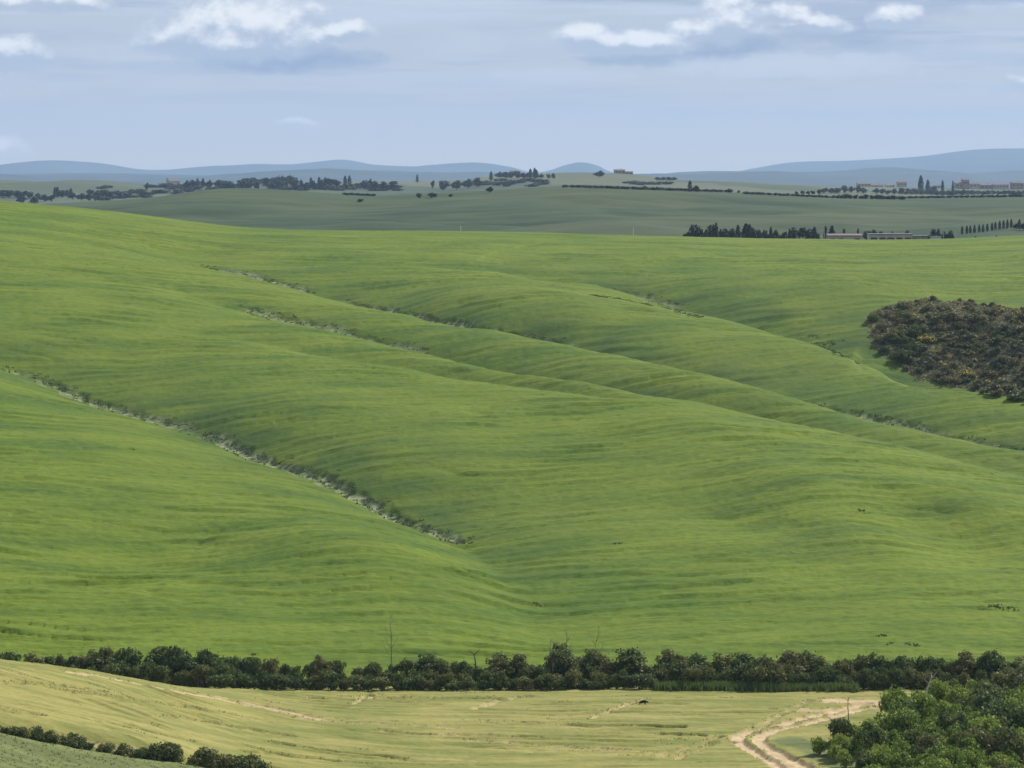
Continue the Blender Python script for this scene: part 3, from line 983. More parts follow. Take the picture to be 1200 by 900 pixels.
def stems(name, seed, ctr, h, r0, mat, count=6, base=0.25):
    rng = random.Random(seed)
    mb = MB()
    for i in range(min(count, len(ctr))):
        c = ctr[i]
        b = (rng.uniform(-base, base), rng.uniform(-base, base), -0.25)
        mid = (c[0] * .4 + rng.uniform(-.15, .15), c[1] * .4 + rng.uniform(-.15, .15), c[2] * .5)
        mb.tube([b, mid, tuple(c)], [r0, r0 * .65, r0 * .25], 5)
    return mb.mesh(name, mat)


def trunk_tree(name, seed, ctr, h, r0, mat):
    rng = random.Random(seed)
    mb = MB()
    top = (rng.uniform(-.3, .3), rng.uniform(-.3, .3), h * .55)
    mb.tube([(0, 0, -.3), (rng.uniform(-.15, .15), 0, h * .25), top], [r0, r0 * .8, r0 * .5], 7)
    for c in ctr[:8]:
        mb.tube([(top[0] * .6, top[1] * .6, h * .38), (c[0] * .6, c[1] * .6, (c[2] + h * .4) / 2), tuple(c)], [r0 * .45, r0 * .3, r0 * .12], 5)
    return mb.mesh(name, mat)


def plant(kind_name, crown_me, trunk_me, trunk_name='trunk'):
    e = bpy.data.objects.new(kind_name, None)
    COL.objects.link(e)
    e.empty_display_size = .5
    obj('crown', crown_me, e)
    obj(trunk_name, trunk_me, e)
    return e


class Kind:
    """one prototype used first itself, then copied with its parts"""
    def __init__(self, root):
        self.root = root; self.used = False

    def put(self, x, y, s, rz, label, cat, group, z=None, sz=None, name=None):
        o = copy_tree(self.root) if self.used else self.root
        self.used = True
        if z is None:
            z = float(ground_z(x, y)[0])
        o.location = (x, y, z)
        o.rotation_euler = (0, 0, rz)
        o.scale = (s, s, sz or s)
        for k in ('label', 'category', 'group'):
            if k in o:
                del o[k]
        return tag(o, label, cat, group)


def drop_unused(kinds):
    for k in kinds:
        if not k.used:
            for ch in list(k.root.children):
                bpy.data.objects.remove(ch)
            bpy.data.objects.remove(k.root)


shrubs, thick, trees, scrubs, lows = [], [], [], [], []
for i in range(6):
    c_, k_ = crown('hedge_shrub_crown', 100 + i, 4.0, 3.2, 1900, .20, M['leaf'], low=.02, K=30, lumpy=.19, spread=1.12)
    shrubs.append(Kind(plant('hedge_shrub', c_, stems('hedge_shrub_stems', i, k_, 3.2, .07, M['bark']), 'stems')))
for i in range(4):
    c_, k_ = crown('hedge_tree_crown', 140 + i, 3.9, 5.4, 2300, .20, M['leaf'], low=.12, K=38, lumpy=.17, spread=1.12)
    trees.append(Kind(plant('small_tree', c_, trunk_tree('small_tree_trunk', i, k_, 5.4, .13, M['bark']))))
for i in range(6):
    c_, k_ = crown('thicket_crown', 180 + i, 4.4, 3.6, 2300, .21, M['leaf2'], low=.02, K=34, lumpy=.19)
    thick.append(Kind(plant('thicket_bush', c_, stems('thicket_stems', 30 + i, k_, 3.6, .08, M['bark']), 'stems')))
for i in range(5):
    c_, k_ = crown('scrub_crown', 220 + i, 2.7, 1.9, 620, .22, M['scrub'], low=.0, K=13, lumpy=.25)
    scrubs.append(Kind(plant('scrub_bush', c_, stems('scrub_stems', 60 + i, k_, 1.7, .05, M['bark'], 4), 'stems')))
for i in range(4):
    c_, k_ = crown('ditch_crown', 260 + i, 2.4, 1.5, 900, .14, M['leaf'], low=.0, K=14, lumpy=.26)
    lows.append(Kind(plant('ditch_bush', c_, stems('ditch_stems', 80 + i, k_, 1.5, .04, M['bark'], 4), 'stems')))
# flowering broom: the same kind of bush with blossom sprays as a part
brooms = []
for i in range(2):
    c_, k_ = crown('broom_crown', 240 + i, 2.4, 1.6, 520, .20, M['scrub'], low=.0, K=12, lumpy=.27)
    r_ = plant('broom_bush', c_, stems('broom_stems', 70 + i, k_, 1.6, .05, M['bark'], 4), 'stems')
    rng_ = np.random.default_rng(900 + i)
    d_ = rng_.normal(size=(150, 3)); d_[:, 2] = np.abs(d_[:, 2]) + .2; d_ /= np.linalg.norm(d_, axis=1, keepdims=True)
    kk = rng_.choice(len(k_), 150)
    obj('blossom', leaf_mesh('broom_blossom', k_[kk] + d_ * .62, d_, rng_.uniform(.10, .24, 150), rng_.random(150), M['blossom'], rng_), r_)
    brooms.append(Kind(r_))

# ---------------------------------------------------------------- the hedgerow at the foot of the hill
hp = np.array([-60, 0, 40, 100, 160, 260, 330, 480, 530, 570, 620, 660, 740, 762, 785, 900, 950, 1000, 1090, 1150, 1200, 1260])
hh = .84 * np.array([3.4, 3.2, 3.3, 3.9, 4.4, 4.1, 3.6, 3.6, 3.1, 3.0, 3.4, 4.2, 4.2, 2.6, 4.2, 4.5, 4.4, 4.1, 3.9, 3.9, 3.6, 3.6])


MARKS = [(-999, 'the left edge'), (35, 'the left-edge tree'), (113, 'the tall rounded tree'), (202, 'the broad left tree'), (255, 'the hedge dip'), (310, 'the field hump'), (375, 'the small pointed tree'), (457, 'the tall bare sapling'),
         (500, 'the round-topped tree'), (556, 'the dead stump'), (612, 'the leafy tree'), (655, 'the tallest tree'), (737, 'the gap'), (788, 'the gap-side tree'),
         (848, 'the wide dark tree'), (928, 'the dome-shaped tree'), (1030, 'the ragged tree'), (1133, 'the open-crowned tree'), (1205, 'the right edge'), (9999, 'the right edge')]


def hedge_label(px, row):
    i = max(k for k in range(len(MARKS)) if MARKS[k][0] <= px)
    i = min(i, len(MARKS) - 3)
    a, b = MARKS[i][1], MARKS[i + 1][1]
    m_ = MARKS[i][0]
    grp = 'shrubs of the left hedgerow' if m_ < 270 else 'shrubs of the middle hedgerow' if m_ < 775 else 'shrubs of the right hedgerow'
    return ('low fringe shrub', 'dark front shrub', 'taller back shrub')[row] + ' in hedgerow between ' + a + ' and ' + b, grp


rnd = random.Random(5)
px = -50.0
while px < 1255:
    for row, (dd, sc) in enumerate(((381.5, .80), (386.5, 1.0))):
        d = dd + rnd.uniform(-1.3, 1.3) + (2.5 if px < 250 else 0) - (2.0 if px > 800 else 0)
        q = px + rnd.uniform(-7, 7) + row * 11
        hgt = float(np.interp(q, hp, hh)) * sc * rnd.uniform(.62, 1.10)
        k = rnd.choice(shrubs)
        lab, grp = hedge_label(q, row + 1)
        k.put((q - 600) / FPX * d, d, hgt / 3.2 * rnd.uniform(.55, .95), rnd.uniform(0, 6.28), lab, 'shrub', grp, sz=hgt / 3.2 * 1.08)
    px += rnd.uniform(9, 15)
px = -40.0
while px < 1100:
    d = 379.6 + rnd.uniform(-.5, .7) + (4.5 if px < 250 else 0) - (.8 if px > 800 else 0)
    hgt = rnd.uniform(1.2, 2.3)
    if 775 < px < 965:
        px += 12
        continue
    rnd.choice(shrubs).put((px - 600) / FPX * d, d, hgt / 3.2 * rnd.uniform(.9, 1.3), rnd.uniform(0, 6.28), hedge_label(px, 0)[0], 'shrub', 'low bushes at the foot of the hedgerow', sz=hgt / 3.2)
    px += rnd.uniform(11, 19)
# taller trees that stand out of the hedge: picture x, height, label
for i, (q, hgt, wd, lab) in enumerate([
        (35, 4.6, .75, 'small grey-green tree at the left edge where the pale field begins'),
        (113, 5.3, .95, 'tall rounded tree standing proud near the left end of the hedgerow'),
        (190, 4.9, 1.0, 'broad dark tree in the left hedgerow above the crest of the pale field'),
        (215, 4.7, .9, 'dark tree right beside the broad one in the left hedgerow'),
        (375, 4.6, .7, 'small pointed tree rising from the low middle hedgerow'),
        (500, 4.6, .9, 'round-topped tree in the hedgerow just right of the tall bare sapling'),
        (585, 5.0, .9, 'leafy tree just right of the dark stump in the hedgerow'),
        (612, 4.9, .85, 'leafy tree left of the tallest clump in the hedgerow'),
        (655, 6.1, .95, 'tallest grey-leaved tree with bare twigs at the centre of the hedgerow'),
        (693, 6.0, 1.0, 'large dark tree in the middle of the tallest hedgerow clump'),
        (737, 5.7, 1.05, 'large rounded tree ending the tallest clump before the gap'),
        (788, 5.2, .95, 'dark tree at the right side of the gap in the hedgerow'),
        (815, 5.2, .9, 'dark tree second to the right of the hedgerow gap'),
        (848, 5.3, 1.0, 'wide dark tree above the green verge grass'),
        (872, 5.0, .9, 'dark tree between two wide ones above the verge'),
        (928, 5.6, 1.05, 'highest dome-shaped tree of the hedgerow above the sandy lane'),
        (960, 4.7, .9, 'dark tree sloping down beside the dome-shaped one'),
        (1030, 4.9, .8, 'ragged tree in the hedgerow beyond the end of the sandy lane'),
        (1060, 4.8, .7, 'narrow tree in the hedgerow above the thicket'),
        (1133, 5.4, .9, 'open-crowned tree behind the thicket with leaning stems'),
        (1168, 5.4, .9, 'feathery tree near the right edge behind the thicket'),
        (1200, 4.4, .9, 'dark tree cut by the right edge of the hedgerow')]):
    d = 385.0 + (i % 3) * 1.1 - (2.0 if q > 800 else 0) + (2.0 if q < 250 else 0)
    trees[i % 4].put((q - 600) / FPX * d, d, wd * 1.12, i * 1.3, lab, 'tree', 'trees standing out of the hedgerow', sz=hgt / 5.4 * .84)

# bare saplings and dead trunks
def bare_sapling(seed, h, n=9, r=.055):
    rng = random.Random(seed)
    e = bpy.data.objects.new('bare_sapling', None); COL.objects.link(e)
    mb = MB(); pts = [(0, 0, -.2)]
    for i in range(1, 7):
        pts.append((rng.uniform(-.12, .12) * i * .4, rng.uniform(-.1, .1), h * i / 6))
    mb.tube(pts, [r * (1 - i / 7.5) for i in range(7)], 6)
    obj('trunk', mb.mesh('bare_sapling_trunk', M['twig']), e)
    for i in range(n):
        t = rng.uniform(.3, .95); b = np.array(pts[min(5, int(t * 6))]) * (1 - (t * 6 % 1)) + np.array(pts[min(6, int(t * 6) + 1)]) * (t * 6 % 1)
        a = rng.uniform(0, 6.28); L = h * .22 * (1.15 - t)
        obj('branch', MB().tube([b, b + np.array([math.cos(a) * L * .5, math.sin(a) * L * .5, L * .7]), b + np.array([math.cos(a) * L * .8, math.sin(a) * L * .8, L * 1.5])], [r * .4, r * .28, r * .12], 4).mesh('bare_sapling_branch', M['twig']), e)
    return e


def dead_tree(name, pts, r, mat, twigs, seed):
    rng = random.Random(seed)
    e = bpy.data.objects.new(name, None); COL.objects.link(e)
    S = spline(pts, 7)
    obj('trunk', MB().tube(S, [r * (1 - .09 * i) for i in range(7)], 7).mesh(name + '_trunk', mat), e)
    for i in range(twigs):
        b = S[rng.randint(2, 6)]; a = rng.uniform(0, 6.28); L = rng.uniform(.4, .9)
        obj('branch', MB().tube([b, b + np.array([math.cos(a) * L * .6, math.sin(a) * L * .4, L * .5]), b + np.array([math.cos(a) * L, math.sin(a) * L * .7, L])], [r * .4, r * .3, r * .12], 4).mesh(name + '_branch', mat), e)
    return e


def stand(o, q, d, label, cat, group=None, dz=0.0):
    x = (q - 600) / FPX * d
    o.location = (x, d, float(ground_z(x, d)[0]) + dz)
    return tag(o, label, cat, group)


stand(bare_sapling(1, 9.2, 10, .075), 457, 388.5, 'tall thin leafless sapling sticking up behind the middle hedgerow', 'sapling')
stand(bare_sapling(2, 7.6, 16, .06), 664, 384.0, 'leafless twiggy sapling leaning among the tallest hedgerow trees', 'sapling')
stand(bare_sapling(5, 7.9, 14, .05), 700, 386.0, 'thin bare twigs rising above the large dark hedgerow tree', 'sapling')
stand(bare_sapling(7, 6.6, 16, .06), 648, 382.5, 'short bushy leafless sapling left of the tallest clump', 'sapling')
stand(dead_tree('dead_stump', [(0, 0, -.2), (.05, 0, 2), (.1, 0, 2.9), (-.1, 0, 4.0)], .15, M['bark'], 3, 3), 556, 385.5, 'dark broken dead stump between low hedgerow shrubs', 'stump')
stand(dead_tree('dead_tree', [(0, 0, -.2), (-.05, 0, 1.2), (-.12, 0, 2.4), (-.1, 0, 3.5)], .075, M['twig'], 3, 4), 999, 352, 'thin upright dead trunk at the left corner of the thicket by the lane', 'dead tree')
stand(dead_tree('dead_tree', [(0, 0, -.2), (.15, 0, 2), (.35, 0, 4.2), (.9, 0, 5.8)], .14, M['deadwood'], 7, 5), 1088, 352, 'pale forked dead tree rising from the middle of the thicket', 'dead tree')
stand(dead_tree('dead_tree', [(.9, 0, .8), (.35, 0, 2.1), (-.2, 0, 3.4), (-.5, 0, 4.3)], .09, M['deadwood'], 0, 6), 1166, 340, 'white slanting dead branch leaning in the thicket near the right edge', 'dead tree')
stand(dead_tree('dead_tree', [(0, 0, -.2), (.05, 0, 1.2), (0, 0, 2.2), (-.1, 0, 3.0)], .10, M['deadwood'], 1, 8), 1147, 325, 'short pale dead trunk at the bottom edge of the thicket', 'dead tree')

# ---------------------------------------------------------------- the leafy thicket, bottom right
def inside(p, poly):
    x, y = p; c = False; n = len(poly)
    for i in range(n):
        x1, y1 = poly[i]; x2, y2 = poly[(i + 1) % n]
        if (y1 > y) != (y2 > y) and x < (x2 - x1) * (y - y1) / (y2 - y1) + x1:
            c = not c
    return c


poly = [(955, 888), (975, 873), (1010, 860), (1045, 850), (1070, 838), (1100, 828), (1130, 822), (1240, 816), (1240, 955), (1020, 955), (990, 902)]
pts = []
tries = 0
while len(pts) < 150 and tries < 14000:
    tries += 1
    p = (rnd.uniform(955, 1240), rnd.uniform(816, 955))
    if not inside(p, poly) or (1170 < p[0] < 1225 and 874 < p[1] < 892):
        continue
    w_ = see(p[0], p[1], 300, 384, .5)
    if all((w_[0] - v[0]) ** 2 + (w_[1] - v[1]) ** 2 > (1.2 if p[0] < 1020 else 1.75) ** 2 for v, _ in pts):
        pts.append((w_, p))
for i, (w_, p) in enumerate(sorted(pts, key=lambda t: t[1])):
    edge = min(1.0, .50 + (p[0] - 960) / 110)
    hgt = rnd.uniform(2.2, 4.6) * edge * (.8 if p[1] > 900 else 1)
    if p[0] < 1010:
        lab, grp = 'low bright green bush along the left rim of the thicket beside the lane', 'bushes on the rim of the thicket'
    elif p[1] < 850:
        lab, grp = 'tall dark bush at the back of the thicket', 'bushes at the back of the thicket'
    elif p[1] > 890:
        lab, grp = 'leafy yellow-green bush at the thicket bottom edge', 'bushes at the front of the thicket'
    else:
        lab, grp = 'leafy mid-green bush in the heart of the thicket', 'bushes in the heart of the thicket'
    if p[0] >= 1010:
        lab += (', left of the forked dead tree' if p[0] < 1088 else ', between forked tree and white branch' if p[0] < 1160 else ', right of the white branch')
    k = rnd.choice(thick if rnd.random() < (.85 if p[1] > 870 else .5) else shrubs)
    h0 = 3.6 if k in thick else 3.2
    k.put(w_[0], w_[1], hgt / h0 * rnd.uniform(.75, .95), rnd.uniform(0, 6.28), lab, 'bush', grp, z=w_[2], sz=hgt / h0)

# ---------------------------------------------------------------- bushes in the ditch, bottom left
L = len(DITCH)
dp = spline(DITCH, 120)
for i in range(96):
    t = rnd.random()
    x, y = dp[int(t * 96)]                      # down to the bottom edge of the picture
    big = t > .66
    hgt = rnd.uniform(1.3, 2.1) if big else rnd.uniform(.6, 1.25)
    off = rnd.gauss(0, .7)
    lab, grp = (('dark round bush at the right end of the ditch on the bottom edge', 'large bushes at the end of the ditch') if big else
                ('low dark bush in the ditch between the pale field and the green slope', 'low bushes along the ditch'))
    k = rnd.choice(lows)
    k.put(x + off * .4, y + off, hgt / 1.5 * rnd.uniform(.8, 1.1), rnd.uniform(0, 6.28), lab, 'bush', grp, sz=hgt / 1.5)

# ---------------------------------------------------------------- scrub in the hollow on the hill
poly = SCRUB_PX
pts = []
tries = 0
while len(pts) < 285 and tries < 7000:
    tries += 1
    p = (rnd.uniform(1008, 1236), rnd.uniform(346, 480))
    if not inside(p, poly):
        continue
    w_ = see(p[0], p[1], 560, 900, .5)
    if all((w_[0] - v[0]) ** 2 + (w_[1] - v[1]) ** 2 > 1.35 ** 2 for v, _ in pts):
        pts.append((w_, p))
ye = [(1081, 402), (1090, 398), (1098, 413), (1108, 428), (1128, 437), (1135, 441), (1180, 366), (1183, 369), (1145, 420), (1068, 371), (1160, 450)]
for i, (w_, p) in enumerate(pts):
    fl = any((p[0] - a) ** 2 + (2.0 * (p[1] - b)) ** 2 < 130 for a, b in ye)
    hgt = rnd.uniform(.8, 2.0) * (.65 if p[1] < 366 or p[0] < 1030 else 1)
    if fl:
        rnd.choice(brooms).put(w_[0], w_[1], hgt / 1.6 * .9, rnd.uniform(0, 6.28), 'yellow-flowering broom bush among the dark scrub of the hollow', 'bush', 'flowering bushes in the hollow', z=w_[2])
    else:
        if p[0] < 1060:
            lab, grp = 'dark grey-green scrub bush at the left rim of the hollow in the green hill', 'scrub bushes at the left rim of the hollow'
        elif p[1] < 372:
            lab, grp = 'dark scrub bush along the upper rim of the hollow in the green hill', 'scrub bushes along the upper rim of the hollow'
        else:
            hz_ = 'upper' if p[1] < 395 else 'middle' if p[1] < 425 else 'lower'
            vt_ = 'left third' if p[0] < 1105 else 'centre' if p[0] < 1155 else 'right third by the picture edge'
            nf = any((p[0] - a) ** 2 + (2.0 * (p[1] - b)) ** 2 < 900 for a, b in ye)
            lab = 'olive-brown scrub bush in the ' + hz_ + ' hollow, ' + vt_ + (', near yellow broom' if nf else '')
            grp = 'scrub bushes inside the hollow'
        k = rnd.choice(scrubs)
        if p[0] < 1078 and p[1] > 362 and rnd.random() < .45:
            k = rnd.choice(shrubs)
            hgt *= .95
        k.put(w_[0], w_[1], hgt / 1.7 * rnd.uniform(1.0, 1.5), rnd.uniform(0, 6.28), lab, 'bush', grp, z=w_[2] - .1, sz=hgt / 1.7)

# low ground cover between the bushes of the hollow
rs = np.random.default_rng(77)
n = 80000
X = rs.uniform(min(p[0] for p in SCRUB_W) - 3, max(p[0] for p in SCRUB_W) + 3, n); Y = rs.uniform(min(p[1] for p in SCRUB_W) - 4, max(p[1] for p in SCRUB_W) + 4, n)
k = (on_sheet('green_hill', X, Y, 'scrub') > .6) & (np.abs(X) < .215 * Y)
X, Y = X[k], Y[k]
hum = np.clip(.35 + .9 * fbm(X, Y, 5, 5, 2, 96), .05, 1.0)
C = np.column_stack([X, Y, on_sheet('green_hill', X, Y) + hum * rs.uniform(.4, 1.0, len(X))])
nr = rs.normal(size=(len(X), 3)); nr[:, 2] = np.abs(nr[:, 2]) + .4; nr /= np.linalg.norm(nr, axis=1, keepdims=True)
tint = np.clip(.5 + 1.2 * fbm(X, Y, 3.5, 3.5, 2, 97) + rs.uniform(-.3, .3, len(X)), 0, 1)
a_ = rs.normal(size=C.shape); a_ -= (a_ * nr).sum(1, keepdims=True) * nr; a_ /= np.linalg.norm(a_, axis=1, keepdims=True)
b_ = np.cross(nr, a_); s_ = rs.uniform(.16, .36, len(X))[:, None]
obj('scrub_cover', mesh_np('scrub_cover', np.stack([C - a_ * s_, C - b_ * s_ * .6, C + a_ * s_, C + b_ * s_ * .6], 1).reshape(-1, 3), np.arange(4 * len(X)).reshape(-1, 4), M['scrub'], attrs={'tint': np.repeat(tint, 4)}),
    kind='stuff', label='low olive-brown heath covering the ground of the hollow')

# ---------------------------------------------------------------- far trees
def far_round(seed, w, h, n, leaf, K, low, lumpy, flat=1.0):
    c_, k_ = crown('far_tree_crown', seed, w, h, n, leaf, M['farleaf'], low=low, K=K, lumpy=lumpy, flat=flat)
    return c_, trunk_tree('far_tree_trunk', seed, k_, h, .28, M['bark'])


def cypress_mesh(seed, w, h, n, leaf):
    rng = np.random.default_rng(seed)
    t = rng.random(n) ** .85
    r = w / 2 * np.minimum(1, (t * 7) ** .6) * (1 - t ** 2.2) ** .75 * (1 + .16 * np.sin(t * 19 + seed)) + .04
    a = rng.uniform(0, 6.283, n)
    C = np.column_stack([np.cos(a) * r, np.sin(a) * r, .05 * h + t * .95 * h]) + rng.normal(size=(n, 3)) * .05 * w
    nr = np.column_stack([np.cos(a), np.sin(a), rng.uniform(-.2, .7, n)]) + rng.normal(size=(n, 3)) * .4
    nr /= np.linalg.norm(nr, axis=1, keepdims=True)
    return leaf_mesh('cypress_crown', C, nr, leaf * rng.uniform(.6, 1.3, n), rng.random(n), M['farleaf'], rng, .5)


rounds, umbr, cyps, fshr = [], [], [], []
for i in range(4):
    rounds.append(Kind(plant('broadleaf_tree', *far_round(300 + i, 8, 8, 750, .62, 18, .10, .24))))
for i in range(2):
    umbr.append(Kind(plant('umbrella_tree', *far_round(320 + i, 9, 8, 600, .60, 16, .50, .22))))
for i in range(3):
    cyps.append(Kind(plant('cypress_tree', cypress_mesh(330 + i, 2.6, 11, 620, .48), MB().tube([(0, 0, -.5), (0, 0, 5), (0, 0, 9)], [.2, .14, .05], 6).mesh('cypress_trunk', M['bark']))))
for i in range(4):
    c_, k_ = crown('far_shrub_crown', 340 + i, 9, 5, 620, .66, M['farleaf'], low=.0, K=18, lumpy=.24)
    fshr.append(Kind(plant('far_shrub', c_, stems('far_shrub_stems', 350 + i, k_, 5, .18, M['bark'], 5), 'stems')))


def far_put(kinds, q, base, top, d0, d1, label, cat, group=None, wpx=None, w0=8.0, h0=8.0, d=None):
    """a far tree: its foot at a picture point on the ground, its size from picture pixels"""
    if d is not None:
        x = (q - 600) / FPX * d
        w_ = np.array([x, d, float(ground_z(x, d)[0])])
    else:
        w_ = see(q, base, d0, d1, 4.0)
    b = ray(q, top)[1]
    hgt = max(1.5, CAMZ + b * w_[1] - w_[2])
    s = hgt / h0 if wpx is None else wpx * w_[1] / FPX / w0
    k = rnd.choice(kinds)
    return k.put(w_[0], w_[1], s, rnd.uniform(0, 6.28), label, cat, group, z=w_[2] - .1, sz=hgt / h0)


ORD = ['first', 'second', 'third', 'fourth', 'fifth', 'sixth', 'seventh', 'eighth', 'ninth', 'tenth', 'eleventh', 'twelfth', 'thirteenth']

# the grove and farmstead just beyond the crest of the green hill (about 1.2 km)
GD = 1190.0
grove = [(806, 270, 11, 0), (813, 264, 12, 0), (821, 269, 12, 0), (828, 267, 10, 0), (834, 264, 9, 0), (839, 261.5, 5, 1), (845, 268, 12, 0), (852, 266.5, 12, 0),
         (858, 267, 10, 0), (864.5, 264, 5.5, 1), (874, 262.5, 9, 1), (879, 261, 10, 0), (886, 269.5, 11, 0), (894, 270, 12, 0), (903, 266, 4, 1), (908, 270, 11, 0), (917, 270, 12, 0),
         (925, 268.5, 4, 1), (928, 270, 9, 0), (936, 267.5, 15, 2), (947, 268, 13, 0), (954, 266, 5.5, 1), (957.5, 274, 6, 0)]
for (q, top, wpx, kd) in grove:
    d = GD + rnd.uniform(-12, 25)
    if kd == 1:
        far_put(cyps, q, 0, top, 0, 0, 'dark pointed cypress in the grove beyond the crest of the green hill', 'cypress', 'cypresses of the grove beyond the crest', wpx * 1.25, 2.6, 11, d=d)
    else:
        far_put(umbr if kd == 2 else rounds, q, 0, top, 0, 0, 'dark rounded tree in the grove beyond the crest of the green hill', 'tree', 'round trees of the grove beyond the crest', wpx * 1.35, 9.0, 8, d=d)
far_put(cyps, 967, 0, 265, 0, 0, 'dark cypress at the left end of the long low farm roof', 'cypress', 'trees round the farmstead', 5, 2.6, 11, d=GD + 30)
far_put(cyps, 974.5, 0, 264.5, 0, 0, 'broad cone-shaped cypress behind the left farm roof', 'cypress', 'trees round the farmstead', 8, 2.6, 11, d=GD + 34)
far_put(rounds, 988.5, 0, 268.5, 0, 0, 'small round tree behind the middle of the left farm roof', 'tree', 'trees round the farmstead', 5, 9, 8, d=GD + 34)
far_put(cyps, 1005, 0, 267.5, 0, 0, 'slim cypress behind the gap between the two farm buildings', 'cypress', 'trees round the farmstead', 3.2, 2.6, 11, d=GD + 34)
for q, top, wpx, w__ in ((1016, 271, 12, 'left'), (1024, 269.5, 14, 'middle'), (1032, 271.5, 10, 'right')):
    far_put(rounds, q, 0, top, 0, 0, w__ + ' one of three dark dome-shaped trees behind the long pale barn', 'tree', 'dome trees behind the barn', wpx, 9, 8, d=GD + 36)
far_put(rounds, 1046, 0, 271.5, 0, 0, 'low tree behind the middle of the long pale barn', 'tree', 'trees round the farmstead', 8, 9, 8, d=GD + 36)
far_put(rounds, 1062, 0, 269.5, 0, 0, 'round tree behind the right end of the long pale barn', 'tree', 'trees round the farmstead', 8, 9, 8, d=GD + 36)
for q, top, wpx, lab in ((1093, 269, 13, 'dark spreading tree left in the clump right of the long pale barn'), (1099, 267.5, 8, 'tallest tree in the clump right of the long pale barn'),
                         (1106, 269.5, 10, 'dark tree in the clump right of the barn, beside the pole'), (1113, 269.5, 11, 'big dark tree ending the clump right of the barn')):
    far_put(rounds, q, 0, top, 0, 0, lab, 'tree', 'trees round the farmstead', wpx, 9, 8, d=GD - 8 + rnd.uniform(-6, 10))
for q, wpx, lab in ((1022.5, 5, 'dark shrub against the left end of the long pale barn wall'), (1040, 10, 'dark low shrub against the middle of the long pale barn wall')):
    far_put(fshr, q, 0, 278.5, 0, 0, lab, 'shrub', 'shrubs at the barn', wpx, 9, 5, d=GD - 10)
# a row of cypresses climbing to the right
cy = np.array([1127.5, 1133, 1137, 1142, 1147.5, 1152, 1157, 1162.5, 1166.5, 1171.5, 1176, 1180.5, 1185])
for i, q in enumerate(cy):
    base = float(np.interp(q, [1127, 1150, 1170, 1186], [275, 272.5, 269.5, 267.5]))
    far_put(cyps, q, base, base - 9.2 - (1.2 if q > 1168 else 0) - rnd.uniform(0, 1), 1150, 1650, ORD[i] + ' slim cypress from the left in the row climbing toward the right edge', 'cypress', 'cypresses of the row by the lane', 3.0, 2.6, 11)
far_put(rounds, 1191, 269, 261, 1150, 1650, 'dark tree at the upper end of the cypress row', 'tree', 'trees at the end of the cypress row', 9, 9, 8)
far_put(cyps, 1194.5, 269, 257, 1150, 1650, 'tall cypress between the dark trees ending the cypress row', 'cypress', 'trees at the end of the cypress row', 4, 2.6, 11)
far_put(rounds, 1200, 270, 259.5, 1150, 1650, 'big dark tree at the right edge ending the cypress row', 'tree', 'trees at the end of the cypress row', 12, 9, 8)
far_put(fshr, 1166, 281, 277, 1050, 1250, 'dark scrubby bank plant just beyond the crest at the right', 'shrub', 'shrubs just beyond the crest', 18, 9, 5, d=1120)
far_put(fshr, 1142, 282, 278.5, 1050, 1250, 'grey shrub strip just beyond the crest below the cypress row', 'shrub', 'shrubs just beyond the crest', 24, 9, 5, d=1120)

# scattered on the dull middle hill
mid = [(808.5, 225, 211.5, 5, 1, 'tall dark cypress of the lone pair on the middle hill skyline'), (816, 225, 217, 10, 0, 'squat dark tree beside the lone cypress on the middle hill'),
       (855.5, 226, 220.5, 10, 0, 'lone low round tree right of the cypress pair on the middle hill'), (865.5, 226, 224, 5, 0, 'tiny bush right of the lone round tree on the middle hill'),
       (756, 222, 217.5, 6, 0, 'small dark tree on the middle skyline near the white hut'), (491, 232, 226, 9, 0, 'dark bush left in the pair below the lone skyline cypress'),
       (506, 232.5, 225, 14, 0, 'largest dark bush in the middle hill below the skyline cypress'), (528, 231, 227, 8, 0, 'faint bush right of the large bush on the middle hill'),
       (574, 226, 218.5, 9, 0, 'dark bush below the wooded village hill'), (422, 237, 234, 10, 0, 'low bush on the bank of the middle hill left of centre'),
       (660, 220, 217.5, 4, 0, 'small bush on the middle hill skyline right of the village')]
for q, base, top, wpx, kd, lab in mid:
    far_put(cyps if kd else rounds, q, base, top, 1300, 1900, lab, 'cypress' if kd else 'tree', None, wpx, 2.6 if kd else 9, 11 if kd else 8)
# field hedges on the middle skyline
for (a, b, p0, p1, h_, lab, grp) in ((664, 858, 219.5, 225.5, 1.6, 'low dark shrub in the thin hedge line along the middle skyline', 'hedge line along the middle skyline'),
                                     (874, 985, 227.5, 232.5, 2.6, 'dark shrub in the hedge line below the small round trees at right', 'hedge line below the small round trees'),
                                     (985, 1060, 232.5, 234, 5, 'dark shrub in the wood edge below the right-hand houses', 'wood edge below the right houses'),
                                     (1040, 1215, 233, 230.5, 1.4, 'thin dark shrub of the field hedge below the village at right', 'field hedge below the village'),
                                     (405, 440, 228.5, 230, 3, 'dark shrub of the small wood strip left of the skyline cypress', 'small wood strip on the middle hill')):
    q = a
    while q < b:
        base = p0 + (p1 - p0) * (q - a) / (b - a)
        far_put(fshr, q, base, base - h_ * rnd.uniform(.7, 1.2), 1350, 1800, lab, 'shrub', grp, rnd.uniform(7, 11), 9, 5)
        q += rnd.uniform(5, 8)
for i, (q, top) in enumerate(((933.5, 224.5), (940.5, 223.5), (947, 224), (952.5, 223.5), (960, 222.5))):
    far_put(umbr, q, 229.5, top, 1500, 1800, ORD[i] + ' small round-headed tree from the left in the short line above the right hedge', 'tree', 'short line of round-headed trees', 6, 9, 8)

